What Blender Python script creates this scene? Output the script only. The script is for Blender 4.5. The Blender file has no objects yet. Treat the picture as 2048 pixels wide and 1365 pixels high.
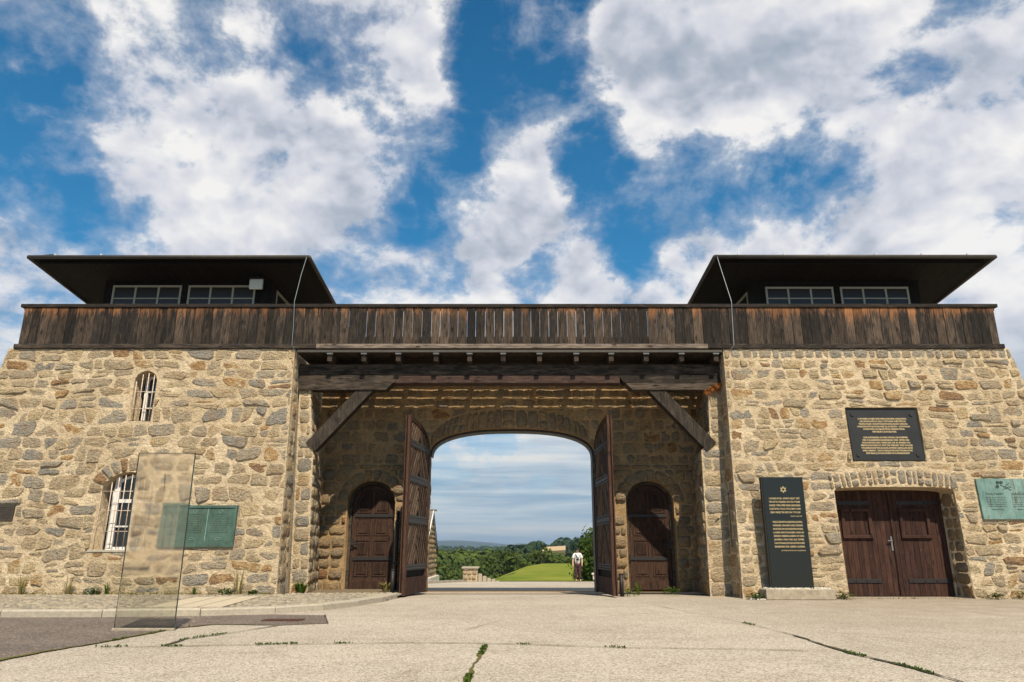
import bpy, bmesh, math, random
from mathutils import Vector, Matrix, noise, geometry
random.seed(11)
R = random.random
def U(a, b): return a + (b - a) * R()
rad = math.radians
scene = bpy.context.scene
col = scene.collection

# ------------------------------------------------------------------ camera
F_PX, TILT, EYE = 1450.0, rad(16.14), 0.88
cd = bpy.data.cameras.new('camera'); cam = bpy.data.objects.new('camera', cd); col.objects.link(cam)
cam.location = (0, 0, EYE); cam.rotation_euler = (rad(90) + TILT, 0, 0)
cd.sensor_width = 36; cd.lens = 36 * F_PX / 2048; cd.clip_end = 40000; cd.clip_start = 0.05
scene.camera = cam

# ------------------------------------------------------------------ view
vs = scene.view_settings
scene.display_settings.display_device = 'sRGB'
vs.view_transform = 'Standard'; vs.look = 'None'; vs.gamma = 1; vs.exposure = 0.36; vs.use_curve_mapping = False

# ------------------------------------------------------------------ sun
SUN = Vector((0.28, -1.0, 1.33)).normalized()          # towards the sun
sl = bpy.data.lights.new('sun', 'SUN'); so = bpy.data.objects.new('sun', sl); col.objects.link(so)
so.rotation_euler = SUN.to_track_quat('Z', 'Y').to_euler(); so.location = (5, -10, 20)
sl.energy = 5.0; sl.angle = rad(0.55); sl.color = (1.0, 0.885, 0.70)

# ------------------------------------------------------------------ sky and clouds
def ray(px, py):
    v = Vector(((px - 1024) / F_PX, 1.0, (682.5 - py) / F_PX))
    c, s = math.cos(TILT), math.sin(TILT)
    return Vector((v.x, v.y * c - v.z * s, v.y * s + v.z * c)).normalized()

class NT:
    def __init__(self, tree): self.t = tree; self.n = tree.nodes; self.l = tree.links
    def __call__(self, kind, **kw):
        nd = self.n.new(kind)
        ins = kw.pop('ins', {})
        for k, v in kw.items(): setattr(nd, k, v)
        for k, v in ins.items():
            s = nd.inputs[k]
            if isinstance(v, bpy.types.NodeSocket): self.l.new(v, s)
            else: s.default_value = v
        return nd
    def math(self, op, a, b=None, c=None, clamp=False):
        nd = self.n.new('ShaderNodeMath'); nd.operation = op; nd.use_clamp = clamp
        for i, v in enumerate((a, b, c)):
            if v is None: continue
            if isinstance(v, bpy.types.NodeSocket): self.l.new(v, nd.inputs[i])
            else: nd.inputs[i].default_value = v
        return nd.outputs[0]
    def vmath(self, op, a, b=None, scale=None):
        nd = self.n.new('ShaderNodeVectorMath'); nd.operation = op
        for i, v in enumerate((a, b)):
            if v is None: continue
            if isinstance(v, bpy.types.NodeSocket): self.l.new(v, nd.inputs[i])
            else: nd.inputs[i].default_value = v
        if scale is not None:
            if isinstance(scale, bpy.types.NodeSocket): self.l.new(scale, nd.inputs['Scale'])
            else: nd.inputs['Scale'].default_value = scale
        return nd
    def mapr(self, v, a, b, c=0.0, d=1.0, smooth=False):
        nd = self.n.new('ShaderNodeMapRange'); nd.clamp = True
        if smooth: nd.interpolation_type = 'SMOOTHSTEP'
        self.l.new(v, nd.inputs[0])
        for i, x in zip((1, 2, 3, 4), (a, b, c, d)):
            if isinstance(x, bpy.types.NodeSocket): self.l.new(x, nd.inputs[i])
            else: nd.inputs[i].default_value = x
        return nd.outputs[0]
    def noise(self, vec, scale, detail=4, rough=0.55, dist=0.0, out='Fac'):
        nd = self.n.new('ShaderNodeTexNoise')
        if vec is not None: self.l.new(vec, nd.inputs['Vector'])
        nd.inputs['Scale'].default_value = scale; nd.inputs['Detail'].default_value = detail
        nd.inputs['Roughness'].default_value = rough; nd.inputs['Distortion'].default_value = dist
        return nd.outputs[out]
    def mix(self, f, a, b, kind='MIX'):
        nd = self.n.new('ShaderNodeMix'); nd.data_type = 'RGBA'; nd.blend_type = kind
        for s, v in ((nd.inputs[0], f), (nd.inputs[6], a), (nd.inputs[7], b)):
            if isinstance(v, bpy.types.NodeSocket): self.l.new(v, s)
            elif isinstance(v, (tuple, list)): s.default_value = (*v[:3], 1)
            else: s.default_value = v
        return nd.outputs[2]
    def ramp(self, f, stops, interp='LINEAR'):
        nd = self.n.new('ShaderNodeValToRGB'); nd.color_ramp.interpolation = interp
        cr = nd.color_ramp
        while len(cr.elements) < len(stops): cr.elements.new(0.5)
        for e, (p, c) in zip(cr.elements, stops): e.position = p; e.color = (*c, 1)
        self.l.new(f, nd.inputs[0]); return nd.outputs[0]

world = bpy.data.worlds.new('World'); scene.world = world; world.use_nodes = True
wt = NT(world.node_tree); wt.n.clear()
sky = wt('ShaderNodeTexSky', sky_type='NISHITA', sun_disc=False)
sky.sun_elevation = math.asin(SUN.z); sky.sun_rotation = math.atan2(SUN.x, SUN.y)
sky.altitude = 400; sky.air_density = 1.0; sky.dust_density = 0.4; sky.ozone_density = 3.0
gen = wt('ShaderNodeTexCoord').outputs['Generated']
dirn = wt.vmath('NORMALIZE', gen).outputs[0]
wz = wt('ShaderNodeSeparateXYZ', ins={0: dirn}).outputs[2]
wn1 = wt.noise(dirn, 6.0, 8, 0.62, out='Color')
wdir = wt.vmath('ADD', dirn, wt.vmath('SCALE', wt.vmath('SUBTRACT', wn1, (0.5, 0.5, 0.5)).outputs[0], scale=0.17).outputs[0]).outputs[0]
wdir = wt.vmath('NORMALIZE', wdir).outputs[0]
BL = [  # direction (as seen from the yard), half-width in degrees, amount of cloud
 (60,175,5.5,-.75),(10,270,3.5,-.6),(70,390,3.2,-.45),(180,455,2.6,-.4),(260,500,2.2,-.25),(355,60,3.0,-.45),(390,130,2.6,-.45),
 (640,165,5.0,-.34),(600,60,3.5,-.12),(880,300,5.5,-.62),(900,390,3.4,-.55),(1040,45,4.6,-.75),(975,95,3.0,-.4),(1170,250,4.4,-.5),(1215,200,2.2,-.5),
 (1270,390,5.4,-.8),(1390,360,4.0,-.6),(1180,340,2.6,-.5),(1480,340,3.6,-.6),(1590,330,3.4,-.34),(1700,310,3.0,-.30),(1560,250,2.0,-.25),(1640,420,2.8,-.28),(1890,115,3.4,-.62),(1800,190,2.6,-.4),
 (1090,570,2.6,-.38),(1240,490,2.6,-.5),(1230,560,2.0,-.3),(905,500,2.2,-.25),(760,60,2.4,-.3),(1730,380,2.6,-.35),(1520,440,2.8,-.2),(800,240,2.6,-.35),
 (300,260,8.0,.34),(500,330,8.0,.36),(130,40,6.0,.3),(740,310,4.0,.42),(560,470,9.0,.34),(820,125,3.2,.34),(450,90,4.5,.2),
 (1060,400,4.2,.45),(1110,320,2.4,.45),(980,450,3.0,.32),(1330,205,6.2,.6),(1500,140,8.0,.5),(1420,60,7.0,.34),(1750,60,7.0,.34),(1270,60,4.0,.2),
 (1940,240,5.0,.42),(1880,400,8.0,.42),(2040,500,8.0,.35),(1350,460,4.5,.3),(1300,520,4.2,.3),(1640,470,3.0,.3),(1600,220,3.0,.2),(1000,560,3.0,.2),
 (70,520,5.0,.42),(900,570,5.0,.2),(1180,560,1.8,.3),(1150,640,4.0,.3),(1024,980,14.0,.28)]
acc = None
for px, py, r, a in BL:
    d = wt('ShaderNodeVectorMath', operation='DOT_PRODUCT', ins={0: wdir, 1: tuple(ray(px, py))}).outputs['Value']
    m = wt.mapr(d, math.cos(rad(r * 1.55)), 1.0, 0.0, 1.0, smooth=True)
    acc = wt.math('MULTIPLY_ADD', m, a * 1.25, acc if acc is not None else 0.0)
# cloud layer coordinates: where the view ray meets a flat layer
zz = wt.math('ADD', wt.math('MAXIMUM', wz, 0.0), 0.20)
inv = wt.math('DIVIDE', 1.0, zz)
pp = wt.vmath('SCALE', dirn, scale=inv).outputs[0]
pq = wt.vmath('MULTIPLY', dirn, (1.0, 1.0, 1.35)).outputs[0]
sw_ = wt.noise(pq, 4.0, 3, 0.5, out='Color')
pw = wt.vmath('ADD', pq, wt.vmath('SCALE', wt.vmath('SUBTRACT', sw_, (0.5, 0.5, 0.5)).outputs[0], scale=0.07).outputs[0]).outputs[0]
n_big = wt.noise(pw, 5.2, 10, 0.58, 0.0)
n_fin = wt.noise(pw, 16.0, 10, 0.64, 0.0)
ppo = wt.vmath('ADD', pw, (SUN.x * 0.02, SUN.y * 0.02, SUN.z * 0.03)).outputs[0]
n_big2 = wt.noise(ppo, 5.2, 4, 0.5, 0.0)
n_big1 = wt.noise(pw, 5.2, 4, 0.5, 0.0)
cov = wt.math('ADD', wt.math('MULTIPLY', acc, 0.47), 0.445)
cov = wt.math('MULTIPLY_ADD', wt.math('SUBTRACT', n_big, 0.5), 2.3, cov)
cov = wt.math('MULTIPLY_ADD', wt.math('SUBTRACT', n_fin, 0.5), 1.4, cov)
front = wt.mapr(wt('ShaderNodeSeparateXYZ', ins={0: dirn}).outputs[1], -0.8, 0.4, -0.26, 0.0)  # thins cloud in the unseen sky behind the camera to cut ambient light
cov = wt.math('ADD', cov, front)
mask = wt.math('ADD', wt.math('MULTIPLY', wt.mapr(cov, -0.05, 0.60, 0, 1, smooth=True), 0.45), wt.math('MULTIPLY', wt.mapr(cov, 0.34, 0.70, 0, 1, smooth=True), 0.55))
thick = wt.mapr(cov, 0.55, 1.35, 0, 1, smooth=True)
relief = wt.mapr(wt.math('SUBTRACT', n_big1, n_big2), -0.07, 0.07, 0, 1)
n_sh = wt.noise(pw, 6.5, 8, 0.58, 0.1)
bright = wt.math('MULTIPLY_ADD', wt.math('SUBTRACT', relief, 0.5), 0.55, wt.math('MULTIPLY_ADD', thick, -0.22, 0.68))
bright = wt.math('MULTIPLY_ADD', wt.math('SUBTRACT', n_sh, 0.5), 1.5, bright, clamp=True)
ccol = wt.ramp(bright, [(0.0, (0.25, 0.30, 0.37)), (0.3, (0.37, 0.40, 0.46)), (0.55, (0.53, 0.54, 0.59)), (0.95, (0.76, 0.74, 0.72))])
low = wt.mapr(wz, 0.04, 0.30, 1, 0, smooth=True)
lowc = wt.noise(wt.vmath('MULTIPLY', dirn, (3.6, 3.6, 48.0)).outputs[0], 1.0, 7, 0.6, 0.6)
ccol = wt.mix(wt.math('MULTIPLY', low, 0.92), ccol, wt.ramp(lowc, [(0.36, (0.21, 0.32, 0.43)), (0.47, (0.34, 0.43, 0.50)), (0.56, (0.50, 0.55, 0.58)), (0.65, (0.68, 0.65, 0.58))]))
skyc = wt.mix(1.0, sky.outputs[0], (0.006, 0.072, 0.094), 'MULTIPLY')
hz = wt.mapr(wz, 0.02, 0.65, 1, 0)
skyc = wt.mix(wt.math('MULTIPLY', hz, 0.30), skyc, (0.09, 0.31, 0.52))
mask = wt.math('MAXIMUM', mask, wt.math('MULTIPLY', low, 0.97))
fin = wt.mix(wt.math('MULTIPLY', mask, 0.96), skyc, ccol)
bg = wt('ShaderNodeBackground', ins={0: fin, 1: 1.0})
wo = wt('ShaderNodeOutputWorld', ins={0: bg.outputs[0]})
world.cycles.sampling_method = 'MANUAL'; world.cycles.sample_map_resolution = 512

# ------------------------------------------------------------------ materials
MATS = {}
def new_mat(name):
    m = bpy.data.materials.new(name); m.use_nodes = True
    nt = NT(m.node_tree); b = nt.n['Principled BSDF']; MATS[name] = m
    return m, nt, b
def setc(nt, b, colr, rough=0.9, spec=0.2, metal=0.0):
    if isinstance(colr, bpy.types.NodeSocket): nt.l.new(colr, b.inputs['Base Color'])
    else: b.inputs['Base Color'].default_value = (*colr, 1)
    if isinstance(rough, bpy.types.NodeSocket): nt.l.new(rough, b.inputs['Roughness'])
    else: b.inputs['Roughness'].default_value = rough
    b.inputs['Specular IOR Level'].default_value = spec; b.inputs['Metallic'].default_value = metal
def bump(nt, b, h, strength=0.5, dist=0.02):
    nd = nt('ShaderNodeBump', ins={'Height': h, 'Strength': strength, 'Distance': dist}); nt.l.new(nd.outputs[0], b.inputs['Normal'])
def pos(nt): return nt('ShaderNodeNewGeometry').outputs['Position']
def attr(nt, name): return nt('ShaderNodeAttribute', attribute_name=name).outputs['Fac']
def scaled(nt, v, s):
    return nt.vmath('MULTIPLY', v, s).outputs[0]
MORTAR = (0.75, 0.60, 0.40); MORTAR2 = (0.57, 0.435, 0.27)
def crevice(nt, p, c, amt=0.7):   # thin broken hairlines and pits
    n = nt.math('ABSOLUTE', nt.math('SUBTRACT', nt.noise(scaled(nt, p, (1, 1, 1.8)), 4.6, 7, 0.68, 0.6), 0.5))
    msk = nt.math('MULTIPLY', nt.mapr(n, 0.002, 0.011, 1, 0), nt.mapr(nt.noise(p, 2.7, 3, 0.5), 0.47, 0.58))
    c = nt.mix(nt.math('MULTIPLY', msk, amt), c, (0.055, 0.04, 0.028))
    pit = nt.noise(p, 34, 4, 0.8)
    return nt.mix(nt.mapr(pit, 0.60, 0.70, 0, amt), c, (0.10, 0.075, 0.05))
def mortar_color(nt, p):
    n1 = nt.noise(p, 1.1, 5, 0.6); n2 = nt.noise(p, 14, 5, 0.65)
    c = nt.mix(nt.mapr(n1, 0.38, 0.66), MORTAR, MORTAR2)
    c = nt.mix(nt.mapr(n2, 0.42, 0.68, 0, 0.55), c, (0.40, 0.30, 0.19))
    # old rain marks and dirt running down from the top
    st = nt.noise(scaled(nt, p, (3.2, 3.2, 0.35)), 1.6, 5, 0.6)
    return nt.mix(nt.mapr(st, 0.58, 0.80, 0, 0.35), c, (0.30, 0.25, 0.19))
STONE_RAMP = [(0.0, (0.31, 0.285, 0.24)), (0.16, (0.41, 0.37, 0.30)), (0.34, (0.48, 0.39, 0.27)), (0.5, (0.53, 0.41, 0.255)),
              (0.66, (0.61, 0.475, 0.29)), (0.78, (0.66, 0.50, 0.28)), (0.88, (0.54, 0.31, 0.12)), (1.0, (0.31, 0.18, 0.10))]
def make_stone(name, smear, dark=1.0):
    m, nt, b = new_mat(name)
    p = pos(nt); tone = attr(nt, 'tone'); edge = attr(nt, 'edge')
    tn = nt.math('MULTIPLY_ADD', nt.math('SUBTRACT', nt.noise(p, 6.5, 6, 0.68), 0.5), 0.75, tone, clamp=True)
    c = nt.ramp(tn, STONE_RAMP)
    sp = nt.noise(p, 40, 6, 0.8)
    c = nt.mix(nt.mapr(sp, 0.36, 0.47, 0.85, 0), c, (0.12, 0.09, 0.06))
    c = nt.mix(nt.mapr(sp, 0.53, 0.64, 0, 0.7), c, (0.68, 0.57, 0.42))
    wr = nt.noise(p, 3.1, 5, 0.65)
    c = nt.mix(nt.mapr(wr, 0.50, 0.66, 0, 0.45), c, (0.42, 0.24, 0.105))
    ln = nt.noise(scaled(nt, p, (1, 1, 2.6)), 11, 6, 0.7)
    c = nt.mix(nt.mapr(ln, 0.52, 0.70, 0, 0.75), c, (0.15, 0.11, 0.075))
    mo = mortar_color(nt, p)
    en = nt.math('MULTIPLY_ADD', nt.math('SUBTRACT', nt.noise(p, 11, 7, 0.72), 0.5), 3.6, edge)
    sm = nt.mapr(en, smear - 0.14, smear + 0.14, 1, 0)
    c = nt.mix(sm, c, mo)
    st = nt.noise(scaled(nt, p, (3.2, 3.2, 0.35)), 1.6, 5, 0.6)
    c = nt.mix(nt.mapr(st, 0.56, 0.80, 0, 0.3), c, (0.18, 0.155, 0.12)); c = crevice(nt, p, c)
    pz = nt('ShaderNodeSeparateXYZ', ins={0: p}).outputs[2]
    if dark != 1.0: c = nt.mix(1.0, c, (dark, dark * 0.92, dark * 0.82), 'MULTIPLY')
    setc(nt, b, c, 0.9, 0.15)
    h = nt.math('ADD', nt.math('MULTIPLY', nt.noise(p, 24, 6, 0.72), 1.0), nt.math('MULTIPLY', ln, 0.7))
    bump(nt, b, h, 1.0, 0.085)
    return m
make_stone('rubble_stone', 0.40); make_stone('block_stone', 0.16); make_stone('rustic_stone', 0.12, 0.76)  # rustic copy's whole colour darkened to deepen the shade in the gate recess
m, nt, b = new_mat('mortar'); p = pos(nt); c = crevice(nt, p, mortar_color(nt, p), 0.5); setc(nt, b, c, 0.95, 0.1)
hh = nt.math('ADD', nt.noise(p, 30, 6, 0.7), nt.math('MULTIPLY', nt.noise(p, 7, 5, 0.65), 1.6)); bump(nt, b, hh, 1.0, 0.05)

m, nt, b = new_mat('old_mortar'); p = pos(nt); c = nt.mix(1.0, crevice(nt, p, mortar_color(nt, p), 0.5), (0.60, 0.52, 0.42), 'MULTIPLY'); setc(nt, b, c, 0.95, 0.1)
bump(nt, b, nt.noise(p, 26, 6, 0.7), 1.0, 0.04)
def make_wood(name, c0, c1, c2, axis, orange=0.0, grain=1.0, zr=(5.12, 5.95)):
    m, nt, b = new_mat(name)
    p = pos(nt); oi = nt('ShaderNodeObjectInfo'); rnd = oi.outputs['Random']
    off = nt.vmath('SCALE', nt('ShaderNodeCombineXYZ', ins={0: rnd, 1: rnd, 2: rnd}).outputs[0], scale=37.0).outputs[0]
    q = nt.vmath('ADD', p, off).outputs[0]
    sc = {'z': (24, 24, 1.3), 'x': (1.3, 24, 24), 'y': (24, 1.3, 24)}[axis]
    g = nt.noise(scaled(nt, q, sc), 3.2 * grain, 7, 0.72, 0.5)
    sc2 = {'z': (5, 5, 1.3), 'x': (1.3, 5, 5), 'y': (5, 1.3, 5)}[axis]
    k = nt.noise(scaled(nt, q, sc2), 1.7, 4, 0.6, 0.8)
    c = nt.mix(nt.mapr(g, 0.40, 0.60), c0, c1)
    ex = nt.mapr(nt.math('ADD', nt.math('MULTIPLY', k, 0.75), nt.math('MULTIPLY', rnd, 0.28)), 0.42, 0.62)
    c = nt.mix(nt.math('MULTIPLY', ex, nt.mapr(g, 0.36, 0.58)), c, c2)
    kn = nt('ShaderNodeTexVoronoi', ins={'Vector': scaled(nt, q, {'z': (7, 7, 2.6), 'x': (2.6, 7, 7), 'y': (7, 2.6, 7)}[axis]), 'Scale': 1.0}).outputs['Distance']
    c = nt.mix(nt.mapr(kn, 0.10, 0.22, 0.85, 0), c, (0.012, 0.009, 0.007))
    fl = nt.noise(scaled(nt, q, {'z': (1, 1, .28), 'x': (.28, 1, 1), 'y': (1, .28, 1)}[axis]), 60, 3, 0.7)
    c = nt.mix(nt.mapr(fl, 0.66, 0.74, 0, 0.6), c, (0.34, 0.27, 0.20))
    if orange > 0:
        sx = nt('ShaderNodeSeparateXYZ', ins={0: p})
        tz = nt.mapr(sx.outputs[2], zr[0], zr[1])
        nn = nt.math('MULTIPLY_ADD', nt.math('SUBTRACT', k, 0.5), 1.1, tz)
        nn = nt.math('MULTIPLY_ADD', nt.math('SUBTRACT', g, 0.5), 0.9, nn)
        side = nt.mapr(nt.math('ABSOLUTE', sx.outputs[0]), 1.0, 9.0, 0.0, 0.10)
        nn = nt.math('ADD', nn, side)
        nn = nt.math('MULTIPLY_ADD', rnd, 0.25, nn)
        c = nt.mix(nt.math('MULTIPLY', nt.mapr(nn, 1.03, 1.35), orange), c, (0.36, 0.15, 0.055))
    if orange > 0:
        dk = nt.mapr(nt.math('FRACT', nt.math('MULTIPLY', rnd, 7.31)), 0, 1, 0.5, 1.15)
        c = nt.mix(1.0, c, nt('ShaderNodeCombineXYZ', ins={0: dk, 1: dk, 2: dk}).outputs[0], 'MULTIPLY')
    setc(nt, b, c, 0.85, 0.2)
    bump(nt, b, nt.math('SUBTRACT', g, nt.mapr(kn, 0.1, 0.2, 0.3, 0)), 0.7, 0.012)
    return m
make_wood('parapet_wood', (0.009, 0.008, 0.007), (0.042, 0.033, 0.027), (0.125, 0.088, 0.062), 'z', 0.8)
make_wood('rail_wood', (0.012, 0.010, 0.009), (0.035, 0.027, 0.022), (0.10, 0.075, 0.055), 'x')
make_wood('sill_wood', (0.045, 0.037, 0.03), (0.13, 0.105, 0.085), (0.27, 0.21, 0.165), 'x')
make_wood('beam_wood', (0.009, 0.0075, 0.006), (0.034, 0.026, 0.020), (0.11, 0.082, 0.060), 'x')
make_wood('red_beam_wood', (0.026, 0.016, 0.013), (0.075, 0.044, 0.034), (0.13, 0.080, 0.060), 'x')
make_wood('brace_wood', (0.014, 0.011, 0.009), (0.035, 0.028, 0.022), (0.075, 0.058, 0.043), 'z')
make_wood('joist_wood', (0.014, 0.010, 0.008), (0.035, 0.024, 0.018), (0.07, 0.05, 0.035), 'y')
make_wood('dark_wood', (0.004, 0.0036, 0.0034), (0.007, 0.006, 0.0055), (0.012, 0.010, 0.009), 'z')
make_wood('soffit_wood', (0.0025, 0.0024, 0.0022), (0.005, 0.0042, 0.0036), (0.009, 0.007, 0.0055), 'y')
make_wood('garage_wood', (0.022, 0.011, 0.008), (0.046, 0.021, 0.015), (0.075, 0.035, 0.025), 'z')
make_wood('door_wood', (0.014, 0.008, 0.006), (0.036, 0.019, 0.013), (0.072, 0.038, 0.025), 'z')
make_wood('gate_wood', (0.022, 0.011, 0.008), (0.052, 0.024, 0.016), (0.095, 0.045, 0.028), 'z')
make_wood('batten_wood', (0.028, 0.017, 0.012), (0.085, 0.052, 0.034), (0.17, 0.115, 0.078), 'z')

def simple(name, c, rough=0.6, spec=0.3, metal=0.0, var=0.0, c2=None, sc=8, bmp=0.0):
    m, nt, b = new_mat(name); p = pos(nt)
    if var > 0:
        cc = nt.mix(nt.mapr(nt.noise(p, sc, 5, 0.65), 0.35, 0.7, 0, var), c, c2 or tuple(x * 0.4 for x in c))
    else: cc = c
    setc(nt, b, cc, rough, spec, metal)
    if bmp: bump(nt, b, nt.noise(p, sc * 2, 5, 0.65), bmp, 0.01)
    return m
simple('iron', (0.022, 0.022, 0.024), 0.55, 0.4, 0.3, 0.6, (0.045, 0.032, 0.025), 20, 0.3)
simple('iron_worn', (0.05, 0.045, 0.042), 0.6, 0.4, 0.2, 0.7, (0.015, 0.014, 0.014), 30, 0.5)
simple('steel', (0.35, 0.35, 0.34), 0.35, 0.5, 0.9)
simple('wire', (0.30, 0.34, 0.34), 0.5, 0.4, 0.5)
simple('zinc', (0.62, 0.61, 0.58), 0.5, 0.4, 0.1, 0.3, (0.2, 0.2, 0.19), 12)
simple('gutter_metal', (0.075, 0.066, 0.055), 0.6, 0.3, 0.2, 0.6, (0.04, 0.035, 0.03), 6)
simple('copper_green', (0.16, 0.30, 0.26), 0.7, 0.3, 0.0)
simple('roof_felt', (0.05, 0.045, 0.042), 0.9, 0.2, 0, 0.6)
simple('white_paint', (0.74, 0.72, 0.68), 0.5, 0.3, 0, 0.35, (0.45, 0.40, 0.33), 14)
simple('grey_paint', (0.36, 0.36, 0.31), 0.5, 0.3, 0, 0.3, (0.25, 0.24, 0.2), 10)
simple('bar_paint', (0.70, 0.60, 0.50), 0.55, 0.3, 0, 0.8, (0.35, 0.17, 0.09), 26)
simple('lamp_plastic', (0.62, 0.66, 0.64), 0.4, 0.4)
simple('room_dark', (0.012, 0.011, 0.010), 0.9, 0.1)
simple('plaque_black', (0.020, 0.019, 0.018), 0.42, 0.35, 0, 0.5, (0.035, 0.034, 0.032), 3)
simple('stele_granite', (0.012, 0.015, 0.014), 0.22, 0.4, 0, 0.5, (0.022, 0.026, 0.024), 90)
simple('stele_side', (0.03, 0.026, 0.02), 0.8, 0.3, 0, 0.6, (0.012, 0.01, 0.01), 12, 0.8)
simple('gold', (0.60, 0.45, 0.23), 0.45, 0.5, 0.35)
simple('trough_concrete', (0.40, 0.345, 0.26), 0.95, 0.1, 0, 0.8, (0.22, 0.17, 0.12), 9, 0.5)
simple('pebble_white', (0.72, 0.67, 0.58), 0.8, 0.2, 0, 0.6, (0.45, 0.38, 0.28), 25)
simple('kerb_granite', (0.42, 0.37, 0.29), 0.9, 0.15, 0, 0.7, (0.27, 0.23, 0.18), 18, 0.5)
simple('slab_concrete', (0.50, 0.43, 0.32), 0.95, 0.1, 0, 0.7, (0.38, 0.31, 0.22), 12, 0.4)
simple('rust_plate', (0.085, 0.038, 0.025), 0.8, 0.2, 0, 0.5)
simple('crack_dirt', (0.10, 0.085, 0.055), 1.0, 0.05, 0, 0.8, (0.045, 0.04, 0.025), 30)
simple('crack_moss', (0.13, 0.12, 0.035), 1.0, 0.05, 0, 0.8, (0.07, 0.055, 0.03), 22)
simple('bed_dirt', (0.22, 0.17, 0.115), 1.0, 0.05, 0, 0.8, (0.10, 0.08, 0.05), 30)
simple('trunk_bark', (0.10, 0.075, 0.055), 0.95, 0.1, 0, 0.5)
simple('birch_bark', (0.45, 0.43, 0.38), 0.9, 0.1, 0, 0.5, (0.1, 0.09, 0.08), 3)
simple('glass_edge', (0.02, 0.035, 0.03), 0.3, 0.5)
simple('slate', (0.20, 0.175, 0.15), 0.85, 0.2, 0, 0.7, (0.10, 0.09, 0.08), 4)
simple('pale_render', (0.62, 0.57, 0.48), 0.9, 0.1, 0, 0.3)
simple('skin', (0.62, 0.38, 0.27), 0.6, 0.3); simple('shirt_white', (0.72, 0.71, 0.69), 0.9, 0.1)
simple('trousers', (0.065, 0.032, 0.038), 0.9, 0.1); simple('black_cloth', (0.015, 0.015, 0.017), 0.8, 0.2)
simple('strap_green', (0.03, 0.12, 0.09), 0.8, 0.2); simple('shoe', (0.16, 0.11, 0.08), 0.7, 0.2)
simple('dry_plant', (0.24, 0.085, 0.022), 0.9, 0.1, 0, 0.7, (0.18, 0.07, 0.02), 30)
simple('stubble', (0.44, 0.32, 0.19), 1.0, 0.05, 0, 0.5, (0.42, 0.29, 0.15), 0.05)

def leafmat(name, c1, c2, c3=None, trans=0.25):
    m, nt, b = new_mat(name); oi = nt('ShaderNodeObjectInfo'); p = pos(nt)
    ta = attr(nt, 'tone')
    c = nt.mix(ta, c1, c2)
    if c3: c = nt.mix(nt.math('MULTIPLY', oi.outputs['Random'], 0.7), c, c3)
    setc(nt, b, c, 0.75, 0.15)
    tr = nt('ShaderNodeBsdfTranslucent', ins={0: c}); mx = nt('ShaderNodeMixShader', ins={0: trans, 1: b.outputs[0], 2: tr.outputs[0]})
    nt.l.new(mx.outputs[0], nt.n['Material Output'].inputs[0]); return m
leafmat('leaf_forest', (0.010, 0.026, 0.005), (0.090, 0.130, 0.018), (0.09, 0.12, 0.02))
leafmat('leaf_far', (0.014, 0.035, 0.014), (0.035, 0.065, 0.022))
leafmat('leaf_maple', (0.012, 0.034, 0.004), (0.10, 0.145, 0.02))
leafmat('weed', (0.035, 0.075, 0.010), (0.11, 0.165, 0.025), trans=0.35)
leafmat('weed_dry', (0.16, 0.15, 0.04), (0.30, 0.24, 0.09), trans=0.3)
leafmat('weed_dark', (0.025, 0.055, 0.012), (0.07, 0.13, 0.025), (0.09, 0.05, 0.02), trans=0.25)

# bronze plaques
for nm, ca, cb in (('bronze_dark', (0.038, 0.075, 0.058), (0.10, 0.18, 0.145)), ('bronze_light', (0.09, 0.17, 0.15), (0.22, 0.34, 0.31))):
    m, nt, b = new_mat(nm); p = pos(nt)
    s = nt.noise(scaled(nt, p, (7, 7, 1.0)), 2.4, 6, 0.7, 0.3); s2 = nt.noise(p, 2.4, 4, 0.6)
    c = nt.mix(nt.mapr(nt.math('ADD', s, s2), 0.8, 1.2), ca, cb)
    c = nt.mix(nt.mapr(s, 0.50, 0.66, 0, 0.8), c, (0.065, 0.055, 0.028))
    setc(nt, b, c, 0.6, 0.3, 0.15); bump(nt, b, nt.noise(p, 60, 4, 0.6), 0.3, 0.004)
simple('bronze_relief_light', (0.22, 0.34, 0.27), 0.6, 0.3, 0.1, 0.4); simple('bronze_relief_dark', (0.035, 0.06, 0.04), 0.7, 0.3, 0.1, 0.3)
simple('bronze_relief_mid', (0.055, 0.075, 0.05), 0.7, 0.3, 0.1, 0.3); simple('old_plaque', (0.045, 0.036, 0.028), 0.6, 0.3, 0.2, 0.6, (0.09, 0.07, 0.05), 20, 0.6)

# yard paving
m, nt, b = new_mat('yard_concrete'); p = pos(nt)
v = nt('ShaderNodeTexVoronoi', ins={'Vector': p, 'Scale': 85.0})
vc = nt('ShaderNodeSeparateXYZ', ins={0: v.outputs['Color']}).outputs[0]
big = nt.noise(p, 0.32, 6, 0.6); mid = nt.noise(p, 2.2, 6, 0.65)
c = nt.mix(nt.mapr(big, 0.36, 0.64), (0.47, 0.41, 0.33), (0.37, 0.32, 0.255))
c = nt.mix(nt.mapr(mid, 0.48, 0.72, 0, 0.38), c, (0.28, 0.23, 0.17))
stn = nt.noise(scaled(nt, p, (1, .6, 1)), 0.9, 7, 0.72, 1.2)
c = nt.mix(nt.mapr(stn, 0.56, 0.66, 0, 0.35), c, (0.22, 0.175, 0.125))
tr_ = nt.noise(scaled(nt, p, (.25, 2.4, 1)), 0.8, 4, 0.6, .4)
c = nt.mix(nt.mapr(tr_, 0.55, 0.7, 0, 0.3), c, (0.27, 0.22, 0.16))
c = nt.mix(nt.mapr(vc, 0.0, 0.4, 0.8, 0), c, (0.12, 0.09, 0.065))
c = nt.mix(nt.mapr(vc, 0.72, 1.0, 0, 0.6), c, (0.70, 0.63, 0.53))
sx = nt('ShaderNodeSeparateXYZ', ins={0: p})
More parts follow.
